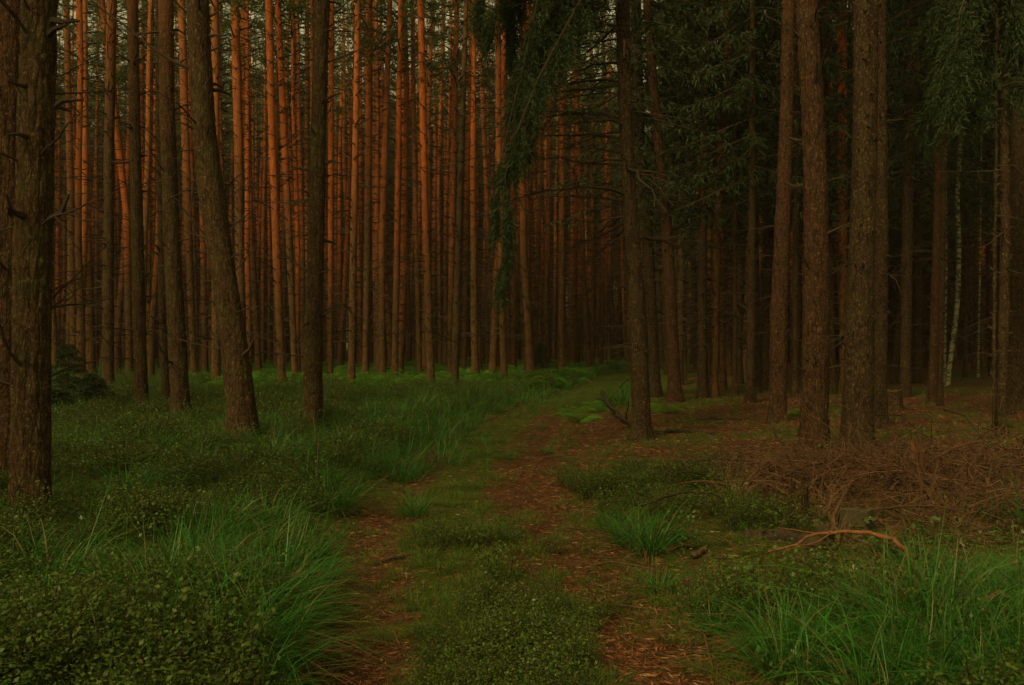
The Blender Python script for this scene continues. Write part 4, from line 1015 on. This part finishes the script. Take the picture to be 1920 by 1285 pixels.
for k in range(125):
    x, y = (rng.gauss(4.1, 1.2), rng.gauss(9.6, 1.2)) if rng.random() < .7 else (rng.gauss(2.6, .9), rng.gauss(10.8, 1.4))
    if x < 1.5 or y < 7.6: continue
    hh = .26 * math.exp(-((x - 4.2) / 1.5) ** 2 - ((y - 9.6) / 1.4) ** 2) + .05
    az = rng.uniform(0, 6.28); L = rng.uniform(.5, 1.6); tt = np.linspace(0, 1, 6)
    p = np.stack([x + math.cos(az) * L * (tt - .5), y + math.sin(az) * L * (tt - .5), float(height(x, y)) + hh * rng.uniform(.4, 1.1) + rng.uniform(-.12, .25) * L * (tt - .5) + .12 * L * np.sin(tt * PI)], -1)
    p[:, 2] = np.maximum(p[:, 2], height(p[:, 0], p[:, 1]) + .01); p[:, :2] += np.array([math.sin(az), math.cos(az)]) * (rng.uniform(-.2, .2) * L * np.sin(tt * PI))[:, None]
    fallen('fallen_branch', p, rng.uniform(.008, .016), .004, 'bare dead branch tangled in the brush heap at right', 'branch', M_BRUSH if rng.random() < .8 else M_TWIG, None, 4, 100 + k, 'branches in the brush heap', seg=5)

# stumps
def stump(px, py, r, h, label, m, jag=.15, seed=0, tilt=0):
    x, y = ground_at(px, py); R = np.random.RandomState(seed); seg = 36; zz = np.linspace(-.08, h, 14); th = np.arange(seg) * 2 * PI / seg
    TH, ZZ = np.meshgrid(th, zz); RR = r * (1 + .35 * np.exp(-np.maximum(ZZ, 0) / .07) * (1 + .5 * np.sin(TH * 5 + seed))) * (1 + .12 * (vnoise(np.cos(TH) * 5, np.sin(TH) * 5, ZZ * 3, seed) - .5))
    top = (ZZ / h) ** 4 * jag * (vnoise(np.cos(TH) * 4, np.sin(TH) * 4, 1.5, seed + 1) - .3)
    V = np.stack([RR * np.cos(TH), RR * np.sin(TH), ZZ + top], -1).reshape(-1, 3); i = np.arange(13)[:, None] * seg; j = np.arange(seg)[None]; k = (j + 1) % seg
    root = bpy.data.objects.new('tree_stump', None); COL.objects.link(root); root.location = G(x, y); root.rotation_euler = (tilt, -tilt, 0); tag(root, label, 'stump')
    mb = MB(); mb.add(V, None, np.stack([i + j, i + k, i + seg + k, i + seg + j], -1).reshape(-1, 4)); link('bark', mb.mesh('bark', m, True), root)
    mb = MB(); rim = V[-seg:]; inner = rim * [.6, .6, 1] - [0, 0, .02]; c = rim.mean(0) - [0, 0, .03]
    mb.add(np.concatenate([rim, inner, [c]]), [[seg + a, seg + (a + 1) % seg, 2 * seg] for a in range(seg)], [[a, (a + 1) % seg, seg + (a + 1) % seg, seg + a] for a in range(seg)])
    link('cut_top', mb.mesh('cut_top', M_CUT if jag == .12 and m is not M_MOSSWOOD else m), root)
stump(1676, 768, .17, .36, 'dark cut stump with a pale slanting top behind the thickest spruce', M_SPRUCE, .12, 1)
stump(1605, 1005, .12, .20, 'mossy old stump in twigs behind the curved orange branch', M_MOSSWOOD, .05, 2)
stump(1490, 980, .10, .16, 'ragged rotten stump wrapped in dry grass at the left of the heap', M_SHADEDPINE, .35, 3)
stump(1728, 945, .06, .42, 'splintered reddish upright snag in the middle of the brush heap', M_REDWOOD, .5, 4, .12)
# pale dead leaves
def leaf(px, py, s, lab, dz=.03):
    x, y = ground_at(px, py); th = np.linspace(0, 2 * PI, 14, endpoint=False); rr = s * (1 + .18 * np.cos(th * 5)); v = np.stack([rr * np.cos(th), rr * .75 * np.sin(th), .25 * s * np.cos(th * 2)], -1)
    mb = MB(); mb.add(np.concatenate([v, [[0, 0, -.1 * s]]]), [[a, (a + 1) % 14, 14] for a in range(14)])
    o = link('fallen_leaf', mb.mesh('fallen_leaf', M_DEADLEAF), None, G(x, y, dz), (rng.uniform(-.6, .8), rng.uniform(-.5, .5), rng.uniform(0, 6))); tag(o, lab, 'leaf')
leaf(1606, 1078, .035, 'round pale dead leaf on the soil under the curved orange branch', .05); leaf(1507, 970, .03, 'yellowish leaf on twigs in front of the ragged stump', .1)
leaf(1604, 1132, .025, 'small pale leaf on soil above the dark long grass', .03); leaf(1142, 827, .03, 'whitish leaf on litter left of the track spruce', .02)
leaf(1290, 1163, .02, 'small grey leaf at the right edge of the near litter', .02)
# young spruces at left
def young(px, py, h, w, label, seed):
    x, y = ground_at(px, py); R = np.random.RandomState(seed); root = bpy.data.objects.new('young_spruce', None); COL.objects.link(root); root.location = G(x, y); tag(root, label, 'young tree')
    mb = MB(); tube(mb, [(0, 0, -.05), (0, 0, h)], [.018, .004], 6); link('trunk', mb.mesh('trunk', M_TWIG), root)
    for k in range(34):
        f = (k + R.rand()) / 34; z = h * (.06 + .88 * f); az = k * 2.4; L = w * (1 - f) ** .6 * R.uniform(.7, 1.1) + .06
        d = np.array([math.cos(az), math.sin(az), .35 * R.uniform(-.4, 1)]); tt = np.linspace(0, 1, 4)[:, None]; p = d * L * tt + np.array([0, 0, -.1 * L]) * tt ** 2
        mb = MB(); tube(mb, p, .006 * (1 - .8 * tt[:, 0]), 3, False, 0); foliage_along(mb, p, R, 22, .22, 1.0, 10, .25, .06, .016)
        link('bough', mb.mesh('bough', [M_TWIG, M_SPN]), root, (0, 0, z))
young(128, 752, 1.55, .62, 'taller bushy young spruce left of the stubby pines', 1)
young(172, 765, .85, .55, 'shorter young spruce at the right foot of the taller one', 2)
young(110, 772, .5, .4, 'smallest young spruce right beside the nearest tree trunk', 3)
young(1014, 705, 1.6, .7, 'far dark young spruce between the reddish pines by the bend', 4)
print('pines', cnt, 'far', len(far_pts), 'objects', len(bpy.data.objects))
